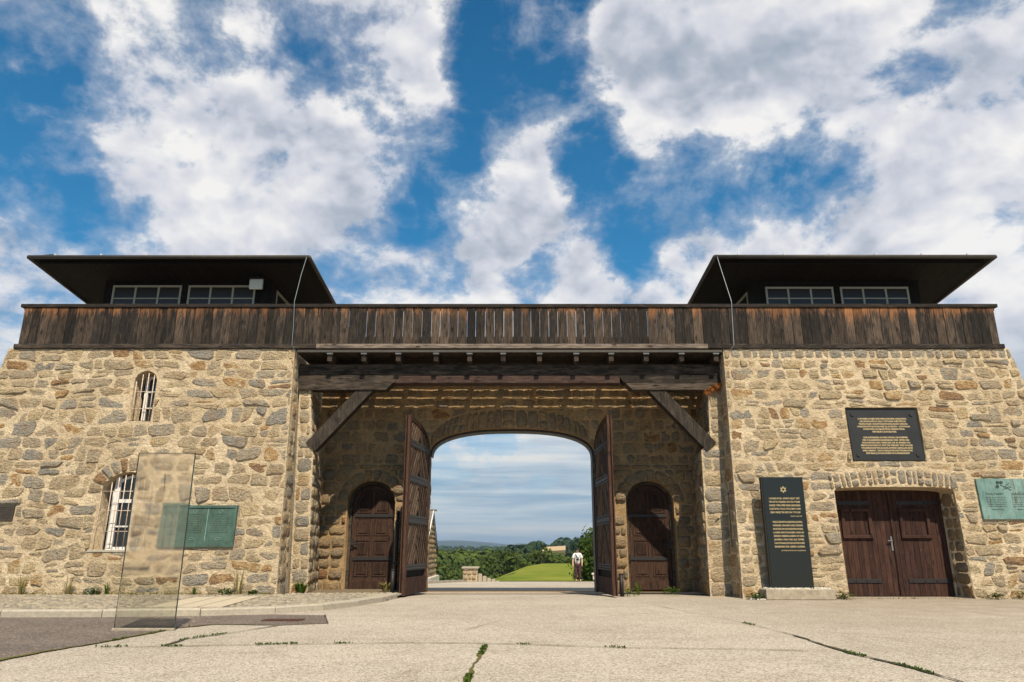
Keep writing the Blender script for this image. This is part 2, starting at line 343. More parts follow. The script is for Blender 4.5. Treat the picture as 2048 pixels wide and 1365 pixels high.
wear = nt.math('MULTIPLY', nt.mapr(sx.outputs[0], 2.0, 7.0), nt.mapr(sx.outputs[1], 6, 12))
c = nt.mix(nt.math('MULTIPLY', wear, nt.mapr(mid, 0.3, 0.6, 0.2, 0.75)), c, (0.27, 0.215, 0.155))
setc(nt, b, c, 0.95, 0.12)
bump(nt, b, nt.math('ADD', nt.math('MULTIPLY', v.outputs['Distance'], -0.6), nt.math('MULTIPLY', mid, 0.8)), 0.6, 0.012)
m, nt, b = new_mat('yard_patch'); p = pos(nt)
c = nt.mix(nt.noise(p, 90, 3, 0.7), (0.29, 0.25, 0.20), (0.42, 0.37, 0.30)); setc(nt, b, c, 0.95, 0.1)
m, nt, b = new_mat('dark_asphalt'); p = pos(nt)
v = nt('ShaderNodeTexVoronoi', ins={'Vector': p, 'Scale': 70.0}); vc = nt('ShaderNodeSeparateXYZ', ins={0: v.outputs['Color']}).outputs[0]
c = nt.mix(nt.mapr(nt.noise(p, 1.3, 5, 0.6), 0.35, 0.65), (0.165, 0.135, 0.115), (0.12, 0.097, 0.084))
c = nt.mix(nt.mapr(vc, 0.70, 0.98, 0, 0.75), c, (0.36, 0.29, 0.235)); c = nt.mix(nt.mapr(vc, 0.0, 0.3, 0.6, 0), c, (0.03, 0.022, 0.02))
setc(nt, b, c, 0.95, 0.12); bump(nt, b, v.outputs['Distance'], 0.6, 0.012)
m, nt, b = new_mat('cobble'); p = pos(nt); tone = attr(nt, 'tone')
c = nt.ramp(tone, [(0, (0.20, 0.175, 0.14)), (0.5, (0.30, 0.255, 0.19)), (1, (0.40, 0.335, 0.24))])
c = nt.mix(nt.mapr(nt.noise(p, 60, 4, 0.7), 0.4, 0.7, 0, 0.5), c, (0.16, 0.135, 0.10)); setc(nt, b, c, 0.9, 0.15)
bump(nt, b, nt.noise(p, 50, 4, 0.7), 0.6, 0.008)
# open country
m, nt, b = new_mat('country_ground'); p = pos(nt)
sx = nt('ShaderNodeSeparateXYZ', ins={0: p})
c = nt.mix(nt.noise(p, 0.01, 5, 0.6), (0.045, 0.075, 0.012), (0.10, 0.12, 0.03))
c = nt.mix(nt.mapr(sx.outputs[1], 2200, 3500), c, (0.018, 0.035, 0.016)); setc(nt, b, c, 1.0, 0.05)   # wooded hills far off
m, nt, b = new_mat('meadow_grass'); p = pos(nt)
n1 = nt.noise(scaled(nt, p, (1, 0.35, 1)), 0.22, 6, 0.65); n2 = nt.noise(p, 3.0, 5, 0.7)
c = nt.mix(nt.mapr(n1, 0.35, 0.65), (0.105, 0.145, 0.012), (0.19, 0.20, 0.028)); c = nt.mix(nt.mapr(n2, 0.5, 0.8, 0, 0.4), c, (0.25, 0.22, 0.05))
setc(nt, b, c, 1.0, 0.05)
# window glass
m, nt, b = new_mat('pane_glass')
b.inputs['Base Color'].default_value = (0.02, 0.02, 0.018, 1); b.inputs['Roughness'].default_value = 0.06; b.inputs['Specular IOR Level'].default_value = 0.6
m, nt, b = new_mat('cabin_glass')
b.inputs['Base Color'].default_value = (0.030, 0.024, 0.018, 1); b.inputs['Roughness'].default_value = 0.25; b.inputs['Specular IOR Level'].default_value = 0.35
# standing glass panel: clear below, frosted film above
m, nt, b = new_mat('panel_glass_clear')
nt.n.remove(b)
tr = nt('ShaderNodeBsdfTransparent', ins={0: (0.87, 0.88, 0.85, 1)}); gl = nt('ShaderNodeBsdfGlossy', ins={0: (1, 1, 1, 1), 'Roughness': 0.02})
fr = nt('ShaderNodeFresnel', ins={0: 1.35}); mx = nt('ShaderNodeMixShader', ins={0: fr.outputs[0], 1: tr.outputs[0], 2: gl.outputs[0]})
nt.l.new(mx.outputs[0], nt.n['Material Output'].inputs[0])
m, nt, b = new_mat('panel_glass_frosted'); nt.n.remove(b)
tr = nt('ShaderNodeBsdfTransparent', ins={0: (0.93, 0.91, 0.87, 1)}); rf = nt('ShaderNodeBsdfRefraction', ins={0: (0.97, 0.94, 0.88, 1), 'Roughness': 0.17, 'IOR': 1.12})
mx = nt('ShaderNodeMixShader', ins={0: 0.84, 1: tr.outputs[0], 2: rf.outputs[0]})
df = nt('ShaderNodeBsdfDiffuse', ins={0: (0.60, 0.59, 0.55, 1)}); mx2 = nt('ShaderNodeMixShader', ins={0: 0.06, 1: mx.outputs[0], 2: df.outputs[0]})
nt.l.new(mx2.outputs[0], nt.n['Material Output'].inputs[0])
simple('panel_print', (0.30, 0.29, 0.25), 0.7, 0.2); simple('panel_map', (0.03, 0.035, 0.03), 0.7, 0.2)

# ------------------------------------------------------------------ mesh helpers
def mobj(name, verts, faces, mat, parent=None, loc=(0, 0, 0), smooth=False, tone=None, edge=None, mats=None):
    me = bpy.data.meshes.new(name)
    me.from_pydata([tuple(v) for v in verts], [], faces)
    if tone is not None:
        a = me.attributes.new('tone', 'FLOAT', 'POINT')
        a.data.foreach_set('value', tone if isinstance(tone, list) else [tone] * len(verts))
    if edge is not None:
        a = me.attributes.new('edge', 'FLOAT', 'POINT'); a.data.foreach_set('value', edge)
    if smooth: me.polygons.foreach_set('use_smooth', [True] * len(me.polygons))
    if mat: me.materials.append(MATS[mat] if isinstance(mat, str) else mat)
    o = bpy.data.objects.new(name, me); o.location = loc; col.objects.link(o)
    if parent: o.parent = parent
    return o
class MB:
    def __init__(s): s.v = []; s.f = []; s.t = []; s.e = []
    def add(s, vs, fs, tone=0.5, edge=None):
        k = len(s.v); s.v += [Vector(v) for v in vs]; s.f += [tuple(i + k for i in f) for f in fs]
        s.t += tone if isinstance(tone, list) else [tone] * len(vs); s.e += edge if edge else [1.0] * len(vs); return s
    def box(s, x0, x1, y0, y1, z0, z1, c=0.0):
        if c <= 0:
            v = [(x, y, z) for z in (z0, z1) for y in (y0, y1) for x in (x0, x1)]
            return s.add(v, [(0, 2, 3, 1), (4, 5, 7, 6), (0, 1, 5, 4), (2, 6, 7, 3), (0, 4, 6, 2), (1, 3, 7, 5)])
        # chamfer the edges parallel to the longest axis
        L = [x1 - x0, y1 - y0, z1 - z0]; ax = L.index(max(L)); oth = [i for i in range(3) if i != ax]
        lo = [x0, y0, z0]; hi = [x1, y1, z1]; a, b_ = oth
        pr = [(lo[a] + c, lo[b_]), (hi[a] - c, lo[b_]), (hi[a], lo[b_] + c), (hi[a], hi[b_] - c), (hi[a] - c, hi[b_]), (lo[a] + c, hi[b_]), (lo[a], hi[b_] - c), (lo[a], lo[b_] + c)]
        vs = []
        for end in (lo[ax], hi[ax]):
            for q in pr:
                p = [0, 0, 0]; p[ax] = end; p[a], p[b_] = q; vs.append(tuple(p))
        fs = [(i, (i + 1) % 8, 8 + (i + 1) % 8, 8 + i) for i in range(8)] + [tuple(range(7, -1, -1)), tuple(range(8, 16))]
        return s.add(vs, fs)
    def prism(s, poly, frame, n0, n1):   # poly in uv, extruded from n0 to n1 along the frame normal
        k = len(poly); vs = [frame(u, v, n0) for u, v in poly] + [frame(u, v, n1) for u, v in poly]
        return s.add(vs, [(i, (i + 1) % k, k + (i + 1) % k, k + i) for i in range(k)] + [tuple(range(k - 1, -1, -1)), tuple(range(k, 2 * k))])
    def tube(s, pts, r, n=6, r1=None):
        pts = [Vector(p) for p in pts]; rings = []
        for i, p in enumerate(pts):
            t = (pts[min(i + 1, len(pts) - 1)] - pts[max(i - 1, 0)]).normalized()
            a = t.orthogonal().normalized() if i == 0 else (a - t * a.dot(t)).normalized()
            bb = t.cross(a); rr = r if r1 is None else r + (r1 - r) * i / (len(pts) - 1)
            rings.append([p + (a * math.cos(2 * math.pi * j / n) + bb * math.sin(2 * math.pi * j / n)) * rr for j in range(n)])
        vs = [v for g in rings for v in g]
        fs = [(i * n + j, i * n + (j + 1) % n, (i + 1) * n + (j + 1) % n, (i + 1) * n + j) for i in range(len(rings) - 1) for j in range(n)]
        fs += [tuple(range(n - 1, -1, -1)), tuple(range((len(rings) - 1) * n, len(rings) * n))]
        return s.add(vs, fs)
    def build(s, name, mat, parent=None, smooth=False, attrs=False):
        if not s.v: return None
        c = Vector((0, 0, 0))
        for v in s.v: c += v
        c /= len(s.v)
        base = parent.location.copy() if parent and parent.parent is None else (world_loc(parent) if parent else Vector((0, 0, 0)))
        o = mobj(name, [v - c for v in s.v], s.f, mat, parent, c - base, smooth, s.t if attrs else None, s.e if attrs else None)
        return o
def world_loc(o):
    p = Vector((0, 0, 0))
    while o: p += o.location; o = o.parent
    return p
def tag(o, label=None, cat=None, group=None, kind=None):
    for k, v in (('label', label), ('category', cat), ('group', group), ('kind', kind)):
        if v: o[k] = v
    return o
def thing(name, label, cat, loc=(0, 0, 0), group=None):
    o = bpy.data.objects.new(name, None); o.empty_display_size = 0.2; o.location = loc; col.objects.link(o)
    return tag(o, label, cat, group)
def frame(O, Uv, Vv):
    O = Vector(O); Uv = Vector(Uv).normalized(); Vv = Vector(Vv).normalized(); N = Uv.cross(Vv).normalized()
    return lambda u, v, n=0.0: O + Uv * u + Vv * v + N * n

# ---- polygon tools
def clip(poly, a, b, c):      # keep a*x+b*y <= c
    out = []
    for i in range(len(poly)):
        p, q = poly[i], poly[(i + 1) % len(poly)]
        dp, dq = a * p[0] + b * p[1] - c, a * q[0] + b * q[1] - c
        if dp <= 0: out.append(p)
        if (dp < 0 < dq) or (dq < 0 < dp):
            t = dp / (dp - dq); out.append((p[0] + (q[0] - p[0]) * t, p[1] + (q[1] - p[1]) * t))
    return out
def area(p): return 0.5 * sum(p[i][0] * p[(i + 1) % len(p)][1] - p[(i + 1) % len(p)][0] * p[i][1] for i in range(len(p)))
def inset(poly, g):
    if area(poly) < 0: poly = poly[::-1]
    res = poly
    for i in range(len(poly)):
        p, q = poly[i], poly[(i + 1) % len(poly)]
        dx, dy = q[0] - p[0], q[1] - p[1]; L = math.hypot(dx, dy)
        if L < 1e-6: continue
        nx, ny = dy / L, -dx / L       # outward for ccw
        res = clip(res, nx, ny, nx * p[0] + ny * p[1] - g)
        if len(res) < 3: return []
    return res
def inside(p, poly):
    x, y = p; r = False
    for i in range(len(poly)):
        a, b_ = poly[i], poly[i - 1]
        if (a[1] > y) != (b_[1] > y) and x < (b_[0] - a[0]) * (y - a[1]) / (b_[1] - a[1]) + a[0]: r = not r
    return r
def nearest(p, poly):
    best = None
    for i in range(len(poly)):
        a, b_ = poly[i], poly[(i + 1) % len(poly)]
        dx, dy = b_[0] - a[0], b_[1] - a[1]; L = dx * dx + dy * dy
        if L < 1e-12: continue
        t = max(0, min(1, ((p[0] - a[0]) * dx + (p[1] - a[1]) * dy) / L)); q = (a[0] + dx * t, a[1] + dy * t)
        d = math.hypot(p[0] - q[0], p[1] - q[1])
        if best is None or d < best[0]: best = (d, q)
    return best
def rect(x0, x1, y0, y1): return [(x0, y0), (x1, y0), (x1, y1), (x0, y1)]
def ringhole(x0, x1, z0, zs, h, rw, gap=.02, n=12):   # opening plus the ring of arch stones around its head
    cx, w = (x0 + x1) / 2, (x1 - x0) / 2
    return [(x0 - gap, z0), (x1 + gap, z0), (x1 + gap, zs - .001)] + [(cx + (w + rw) * math.cos(math.pi * i / n), zs + (h + rw) * math.sin(math.pi * i / n)) for i in range(n + 1)] + [(x0 - gap, zs - .001)]
def archpoly(x0, x1, z0, zs, zt, n=12, pw=2.0):
    cx, w = (x0 + x1) / 2, (x1 - x0) / 2; pts = [(x0, z0), (x1, z0)]
    for i in range(n + 1):
        a = math.pi * i / n; c_, s_ = math.cos(a), math.sin(a)
        e = 2 / pw
        pts.append((cx + w * math.copysign(abs(c_) ** e, c_), zs + (zt - zs) * (abs(s_) ** e)))
    return pts
def resample(poly, n):
    L = [math.hypot(poly[(i + 1) % len(poly)][0] - poly[i][0], poly[(i + 1) % len(poly)][1] - poly[i][1]) for i in range(len(poly))]
    T = sum(L); out = []; i = 0; accl = 0
    for k in range(n):
        d = T * k / n
        while accl + L[i] < d: accl += L[i]; i += 1
        t = (d - accl) / max(L[i], 1e-9); a, b_ = poly[i], poly[(i + 1) % len(poly)]
        out.append((a[0] + (b_[0] - a[0]) * t, a[1] + (b_[1] - a[1]) * t))
    return out
def chaikin(poly, r=0.22):
    o = []
    for i in range(len(poly)):
        a, b_ = poly[i], poly[(i + 1) % len(poly)]
        o.append((a[0] + (b_[0] - a[0]) * r, a[1] + (b_[1] - a[1]) * r)); o.append((a[0] + (b_[0] - a[0]) * (1 - r), a[1] + (b_[1] - a[1]) * (1 - r)))
    return o
def stone_geo(poly, fr, proud, tone, rough=0.07, back=0.03, bulge=0.007, n=13, rimn=-0.004):
    poly = chaikin(poly, U(0.06, 0.16))
    poly = resample(poly, n)
    cx = sum(p[0] for p in poly) / n; cy = sum(p[1] for p in poly) / n
    sz = math.sqrt(abs(area(poly)))
    pts = []
    for (x, y) in poly:
        k = 1 + U(-rough, rough * 0.6) ; pts.append((cx + (x - cx) * k, cy + (y - cy) * k))
    ins = min(0.014, sz * 0.07)
    vs = []; ed = []; to = []
    tx, ty = U(-.06, .06), U(-.07, .05)
    for (x, y) in pts: vs.append(fr(x, y, -back)); ed.append(0.0)
    for (x, y) in pts: vs.append(fr(x, y, rimn + proud * 0.35)); ed.append(0.12)
    for (x, y) in pts:
        d = math.hypot(x - cx, y - cy) + 1e-6; k = 1 - min(0.45, ins / d)
        xx, yy = cx + (x - cx) * k, cy + (y - cy) * k
        vs.append(fr(xx, yy, proud + tx * (xx - cx) + ty * (yy - cy) + U(-.007, .007))); ed.append(0.75)
    for i in range(0, n, 1):
        x, y = pts[i]; k = 0.45 + U(-.05, .05)
        xx, yy = cx + (x - cx) * k, cy + (y - cy) * k
        vs.append(fr(xx, yy, proud + bulge * U(0.5, 1.3) + tx * (xx - cx) + ty * (yy - cy))); ed.append(1.3)
    vs.append(fr(cx + U(-.1, .1) * sz, cy + U(-.1, .1) * sz, proud + bulge * U(0.7, 1.4))); ed.append(1.4)
    fs = []
    for r_ in range(3):
        for i in range(n):
            j = (i + 1) % n; fs.append((r_ * n + i, r_ * n + j, (r_ + 1) * n + j, (r_ + 1) * n + i))
    for i in range(n): fs.append((3 * n + i, 3 * n + (i + 1) % n, 4 * n))
    return vs, fs, [min(1, max(0, tone))] * len(vs), ed, abs(area(poly))
def lay_stones(geos, parent, mat, name='stone', limit=300, smooth=None):
    if smooth is None: smooth = mat != 'rubble_stone'
    geos = sorted(geos, key=lambda g: -g[4])
    for g in geos[:limit]:
        MB().add(g[0], g[1], g[2], g[3]).build(name, mat, parent, smooth, True)
    if len(geos) > limit:
        mb = MB()
        for g in geos[limit:]: mb.add(g[0], g[1], g[2], g[3])
        o = mb.build('small_stone', mat, parent, smooth, True); tag(o, kind='stuff')
def pick(w):    # weighted palette of stone tones
    r = R() * sum(a for a, _, _ in w)
    for a, lo, hi in w:
        r -= a
        if r <= 0: return U(lo, hi)
    return 0.5
LEFT_P = [(14, .0, .17), (26, .2, .42), (30, .42, .62), (14, .62, .8), (4, .82, .9), (3, .92, 1)]
RIGHT_P = [(5, .05, .17), (24, .2, .42), (36, .42, .62), (18, .62, .8), (8, .82, .9), (4, .92, 1)]
GREY_P = [(60, .08, .24), (30, .25, .45), (8, .45, .6)]
REAR_P = [(22, .08, .25), (34, .25, .45), (34, .42, .66), (4, .82, 1)]
def rubble(fr, outline, holes, cw, ch, pal, joint=0.022, proud=(-0.004, 0.012), wild=0.16, split=.2):
    """roughly coursed rubble: wavy bed joints, slanted cross joints, odd corners knocked off, some stones stacked in pairs"""
    out = []; xs = [p[0] for p in outline]; ys = [p[1] for p in outline]
    beds = [min(ys)]
    while beds[-1] < max(ys) - ch * .45: beds.append(beds[-1] + ch * U(.72, 1.32))
    beds[-1] = max(ys); sd = U(0, 50)
    def bed(k, u):
        if k == 0 or k == len(beds) - 1: return beds[k]
        return beds[k] + ch * (.34 * noise.noise(Vector((u * 1.1, k * 7.7, sd))) + .30 * noise.noise(Vector((u * 3.1, k * 3.7, sd + 9))))
    for k in range(len(beds) - 1):
        x = min(xs) - U(0, cw); sl = 0
        while x < max(xs):
            w = cw * U(.5, 1.6); s2 = U(-.22, .22) * ch
            c4 = [[x - sl, bed(k, x - sl)], [x + w - s2, bed(k, x + w - s2)], [x + w + s2, bed(k + 1, x + w + s2)], [x + sl, bed(k + 1, x + sl)]]
            x += w; sl = s2
            cells = [c4]
            r = R()
            if r < split:      # two flat stones on top of each other
                t1, t2 = U(.35, .65), U(.35, .65); L = [c4[0][i] + (c4[3][i] - c4[0][i]) * t1 for i in (0, 1)]; Rr = [c4[1][i] + (c4[2][i] - c4[1][i]) * t2 for i in (0, 1)]
                cells = [[c4[0], c4[1], Rr, L], [L, Rr, c4[2], c4[3]]]
            elif r < split + .08 and w > cw:
                t1 = U(.3, .7); t2 = t1 + U(-.15, .15); B = [c4[0][i] + (c4[1][i] - c4[0][i]) * t1 for i in (0, 1)]; T = [c4[3][i] + (c4[2][i] - c4[3][i]) * t2 for i in (0, 1)]
                cells = [[c4[0], B, T, c4[3]], [B, c4[1], c4[2], T]]
            for c in cells:
                c = [tuple(q) for q in c]; mx_ = sum(q[0] for q in c) / 4; my_ = sum(q[1] for q in c) / 4
                if R() < .55:
                    i = random.randrange(4); t = U(.12, .5); c[i] = (c[i][0] + (mx_ - c[i][0]) * t, c[i][1] + (my_ - c[i][1]) * t)
                p = c
                if R() < .35:   # five-sided
                    i = random.randrange(4); a_, b_ = p[i], p[(i + 1) % 4]; p = p[:i + 1] + [((a_[0] + b_[0]) / 2 + (( a_[0] + b_[0]) / 2 - mx_) * .12, (a_[1] + b_[1]) / 2 + ((a_[1] + b_[1]) / 2 - my_) * .12)] + p[i + 1:]
                for i in range(len(outline)):
                    a_, b_ = outline[i], outline[(i + 1) % len(outline)]; dx, dy = b_[0] - a_[0], b_[1] - a_[1]; L_ = math.hypot(dx, dy)
                    if len(p) > 2: p = clip(p, dy / L_, -dx / L_, (dy * a_[0] - dx * a_[1]) / L_)
                for hx in holes:
                    if len(p) > 2: p = cut_hole(p, hx)
                if len(p) < 3: continue
                q = inset(p, joint * U(.5, 1.7))
                if len(q) < 3 or abs(area(q)) < .005: continue
                out.append(stone_geo(q, fr, U(*proud) + (U(.008, .04) if R() < wild else 0), pick(pal)))
    return out
LOOSE = 0
def courses(fr, outline, holes, ch, cw, pal, joint=0.012, proud=(0.015, 0.05), bulge=0.03, rows=None, hv=0.15, rough=0.05):
    xs = [p[0] for p in outline]; ys = [p[1] for p in outline]; out = []; y = min(ys)
    while y < max(ys) - 0.03:
        h = ch * U(1 - hv, 1 + hv)
        if y + h > max(ys) - ch * 0.4: h = max(ys) - y
        x = min(xs) - U(0, cw * 0.6)
        while x < max(xs):
            w = cw * U(0.6, 1.5)
            p = rect(x, x + w, y + U(-.008, .008), y + h + U(-.008, .008))
            for i in range(len(outline)):
                a, b_ = outline[i], outline[(i + 1) % len(outline)]
                dx, dy = b_[0] - a[0], b_[1] - a[1]; L = math.hypot(dx, dy); p = clip(p, dy / L, -dx / L, (dy * a[0] - dx * a[1]) / L) if len(p) > 2 else p
            x += w
            if len(p) < 3: continue
            for hx in holes:
                p = cut_hole(p, hx)
                if len(p) < 3: break
            if len(p) < 3: continue
            q = inset(p, joint)
            if len(q) < 3 or abs(area(q)) < 0.008: continue
            out.append(stone_geo(q, fr, U(*proud), pick(pal), rough, 0.03, bulge, 12))
        y += h
    return out
def cut_hole(p, hole):
    # trim a block back to the edge of an opening it reaches into
    ring = resample(p, 40)
    test = [q for q in ring if inside(q, hole)]
    if not test: return p
    outp = [q for q in ring if not inside(q, hole)]
    if len(outp) < 4: return []
    ox = sum(q[0] for q in outp) / len(outp); oy = sum(q[1] for q in outp) / len(outp)
    if inside((ox, oy), hole):
        far = max(outp, key=lambda q: nearest(q, hole)[0]); ox, oy = far
    d, q = nearest((ox, oy), hole)
    if d < 0.004: return []
    nx, ny = (q[0] - ox) / d, (q[1] - oy) / d
    best = []
    for back in (0, .03, .06, .1):
        r_ = clip(p, nx, ny, nx * q[0] + ny * q[1] - back)
        if len(r_) < 3: return []
        if not any(inside(k, hole) and nearest(k, hole)[0] > 0.03 for k in resample(r_, 24)): return r_
    return []
def voussoirs(fr, inner, outer, n, pal, proud=(0.015, 0.04), joint=0.011, split=0.0):
    """inner/outer: functions t in 0..1 -> (u, v)"""
    out = []; ts = [0.0]
    ws = [U(0.7, 1.3) for _ in range(n)]; T = sum(ws)
    for w in ws: ts.append(ts[-1] + w / T)
    for i in range(n):
        a0, a1, b0, b1 = inner(ts[i]), inner(ts[i + 1]), outer(ts[i]), outer(ts[i + 1])
        quads = [[a0, a1, b1, b0]]
        if R() < split:
            k = U(0.4, 0.6); m0 = (a0[0] + (b0[0] - a0[0]) * k, a0[1] + (b0[1] - a0[1]) * k); m1 = (a1[0] + (b1[0] - a1[0]) * k, a1[1] + (b1[1] - a1[1]) * k)
            quads = [[a0, a1, m1, m0], [m0, m1, b1, b0]]
        for q in quads:
            p = inset(q, joint)
            if len(p) >= 3 and abs(area(p)) > 0.004: out.append(stone_geo(p, fr, U(*proud), pick(pal), 0.06, 0.03, 0.02, 12))
    return out
def arcfn(cx, w, zs, h, pw=2.0, a0=180, a1=0):
    def f(t):
        a = rad(a0 + (a1 - a0) * t); c_, s_ = math.cos(a), math.sin(a); e = 2 / pw
        return (cx + w * math.copysign(abs(c_) ** e, c_), zs + h * (abs(s_) ** e))
    return f
def mortar_sheet(fr, outline, holes, name, parent, step=0.11, amp=0.012, mat='mortar', depth=None):
    xs = [p[0] for p in outline]; ys = [p[1] for p in outline]
    pts = []; edges = []
    def ring(poly):
        k = len(pts); dense = []
        for i in range(len(poly)):
            a, b_ = poly[i], poly[(i + 1) % len(poly)]; L = math.hypot(b_[0] - a[0], b_[1] - a[1]); m_ = max(1, int(L / 0.16))
            for j in range(m_): dense.append((a[0] + (b_[0] - a[0]) * j / m_, a[1] + (b_[1] - a[1]) * j / m_))
        pts.extend(dense); n_ = len(dense); edges.extend([(k + i, k + (i + 1) % n_) for i in range(n_)])
        return k, n_
    rings = [ring(outline)] + [ring(h) for h in holes]
    nb = len(pts)
    x = min(xs) + step / 2
    while x < max(xs):
        y = min(ys) + step / 2
        while y < max(ys):
            q = (x + U(-.02, .02), y + U(-.02, .02))
            if inside(q, outline) and not any(inside(q, h) for h in holes) and min(nearest(q, h)[0] for h in [outline] + holes) > 0.035: pts.append(q)
            y += step
        x += step
    v2, e2, f2, ov, oe, of = geometry.delaunay_2d_cdt([Vector(p) for p in pts], edges, [], 0, 1e-5, True)
    vs = []
    for p in v2:
        n_ = amp * noise.fractal(Vector((p[0] * 5, p[1] * 5, 3.3)), 1.0, 2.0, 3)
        vs.append(fr(p[0], p[1], n_))
    fs = []
    for f_ in f2:
        c_ = (sum(v2[i][0] for i in f_) / len(f_), sum(v2[i][1] for i in f_) / len(f_))
        if inside(c_, outline) and not any(inside(c_, h) for h in holes):
            a = area([(v2[i][0], v2[i][1]) for i in f_]); fs.append(tuple(f_) if a > 0 else tuple(reversed(f_)))
    mb = MB().add(vs, fs)
    if depth:
        for h in holes:
            k = len(h); mb.add([fr(*q, 0.012) for q in h] + [fr(*q, -depth) for q in h], [(i, k + i, k + (i + 1) % k, (i + 1) % k) for i in range(k)])
    return mb.build(name, mat, parent, True)

# ------------------------------------------------------------------ terrain, ground
def smooth(a, b_, x): t = max(0, min(1, (x - a) / (b_ - a))); return t * t * (3 - 2 * t)
def terrain(x, y):
    if y < 15.5: z = 0.0
    elif y < 18.7: z = -(y - 15.5) * 0.029
    elif y < 22.5: z = -0.0928 - (y - 18.7) * 0.0157
    elif y < 43: z = -0.1525 - (y - 22.5) * 0.0306
    else:
        z = -0.781
        m_ = -0.72 * smooth(43, 58, y) - 0.18 * smooth(60, 85, y) + 0.2 * smooth(90, 150, y)   # meadow
        edge = -2.0 + (y - 60) * 0.070 + 2.2 * smooth(115, 160, y)
        side = smooth(0, 16, edge - x) if y > 46 else 0
        far = smooth(150, 215, y)
        z = z + m_ - 16.5 * max(side * smooth(48, 75, y), far)
        z += 16.5 * smooth(420, 760, y) * (0.35 + 0.65 * smooth(-20, 60, x)) + 8 * smooth(700, 1200, y) * smooth(20, 120, x)
        z += -6 * smooth(1200, 1700, y)
    if x < -4 and y > 23 and y < 60: z -= 0
    if y > 3000:
        z += 95 * smooth(5000, 8600, y) * math.exp(-((x + 720) / 620) ** 2) + 45 * smooth(4500, 8000, y) * math.exp(-((x + 100) / 1200) ** 2) + 30 * smooth(4500, 8000, y) * (0.5 + 0.5 * math.sin(x / 700.0))
    return z
ys = [-60, -20, 0, 10, 15.5, 18.7, 20.5, 22.5, 26, 30, 34, 38, 41, 43, 45, 48, 50, 53, 56, 60, 65, 70, 76, 84, 92, 100, 110, 120, 130, 140, 150, 160, 172, 185, 200, 220, 260, 320, 400, 480, 560, 640, 720, 800, 950, 1200, 1600, 2100, 3000, 4000, 5000, 6000, 7000, 8000, 9000, 12000, 16000]
xsr = [0, 1, 2, 3, 4.5, 6, 8, 10, 12, 15, 19, 24, 30, 38, 48, 60, 75, 95, 120, 160, 210, 280, 360, 460, 600, 750, 900, 1100, 1400, 2000, 3000, 5000, 9000, 16000]
xs_ = sorted(set([-a for a in xsr] + xsr))
vs_ = [(x, y, terrain(x, y) - 0.03) for y in ys for x in xs_]; nx = len(xs_)
fs_ = [(j * nx + i, j * nx + i + 1, (j + 1) * nx + i + 1, (j + 1) * nx + i) for j in range(len(ys) - 1) for i in range(nx - 1)]
tag(mobj('ground', vs_, fs_, 'country_ground', smooth=True), kind='structure')
def sheet(name, poly, z, mat, kind='structure', sub=None):
    return tag(mobj(name, [(x, y, z) for x, y in poly], [tuple(range(len(poly)))], mat), kind=kind)
# yard paving follows the crest behind the gate
yy_ = [-40, -10, 0, 5, 10, 15.5, 18.7, 22.5, 25, 29, 33, 38, 43]
xx_ = [-40, -20, -12, -6.5, -3.2, 0, 3, 6, 9, 12, 20, 40]
v_ = []; 
for y in yy_:
    for x in xx_:
        if y > 30 and x < -3.2: x = -3.2 + (x + 3.2) * max(0.0, 1 - (y - 30) / 10)
        v_.append((x, y, terrain(x, y)))
n_ = len(xx_)
tag(mobj('yard_paving', v_, [(j * n_ + i, j * n_ + i + 1, (j + 1) * n_ + i + 1, (j + 1) * n_ + i) for j in range(len(yy_) - 1) for i in range(n_ - 1)], 'yard_concrete'), kind='structure')
KERB = [(-40, 10.4), (-12, 10.5), (-7.01, 10.58), (-5.64, 10.62), (-4.37, 10.82), (-3.45, 11.24), (-2.9, 11.85), (-2.55, 12.75), (-2.32, 13.7), (-2.2, 14.75)]
dark = [(-40, 10.4), (-12, 10.5), (-7.01, 10.58), (-5.64, 10.62), (-4.37, 10.82), (-3.45, 11.1), (-2.65, 10.95), (-2.32, 9.75), (-2.84, 9.5), (-3.68, 9.6), (-3.96, 9.13), (-4.0, 8.59), (-4.08, 7.73), (-4.21, 7.14), (-4.27, 6.54), (-4.6, 4.0), (-5.2, -5), (-40, -5)]
sheet('asphalt_road', dark[::-1], 0.004, 'dark_asphalt')
def ribbon(name, pts, w, mat, z=0.009, wob=0.35, seg=0.12, clumps=True):
    vs, fs = [], []; P = []
    for i in range(len(pts) - 1):
        a, b_ = Vector(pts[i]), Vector(pts[i + 1]); k = max(1, int((b_ - a).length / seg))
        for j in range(k): P.append(a.lerp(b_, j / k))
    P.append(Vector(pts[-1])); n = len(P)
    for i, p in enumerate(P):
        t = (P[min(i + 1, n - 1)] - P[max(i - 1, 0)]).normalized(); nn = Vector((-t.y, t.x))
        ww = w * (0.35 + 1.1 * max(0, 0.5 + 0.8 * noise.noise(Vector((p.x * 1.7, p.y * 1.7, w * 50))))) * U(0.6, 1.3); of = U(-w, w) * wob
        for s in (-1, 1): q = p + nn * (of + s * ww / 2); vs.append((q.x, q.y, z))
        if i: k = 2 * i; fs.append((k - 2, k - 1, k + 1, k))
    return tag(mobj(name, vs, fs, mat), kind='structure')
C1 = [(-3.94, 7.39), (-3.22, 7.46), (-2.31, 7.61), (-1.11, 7.73), (-0.32, 7.69), (0.37, 7.54), (1.02, 7.35), (2.2, 7.24), (2.67, 7.14)]
C2 = [(-0.25, 7.6), (-0.29, 6.6), (-0.31, 6.19), (-0.31, 5.52), (-0.3, 4)]
C3 = [(2.34, 13.07), (2.92, 9.93), (3.05, 8.39), (3.02, 7.54), (3.01, 6.97), (3.09, 6.43), (3.12, 5.95), (3.11, 5.3), (3.1, 4)]
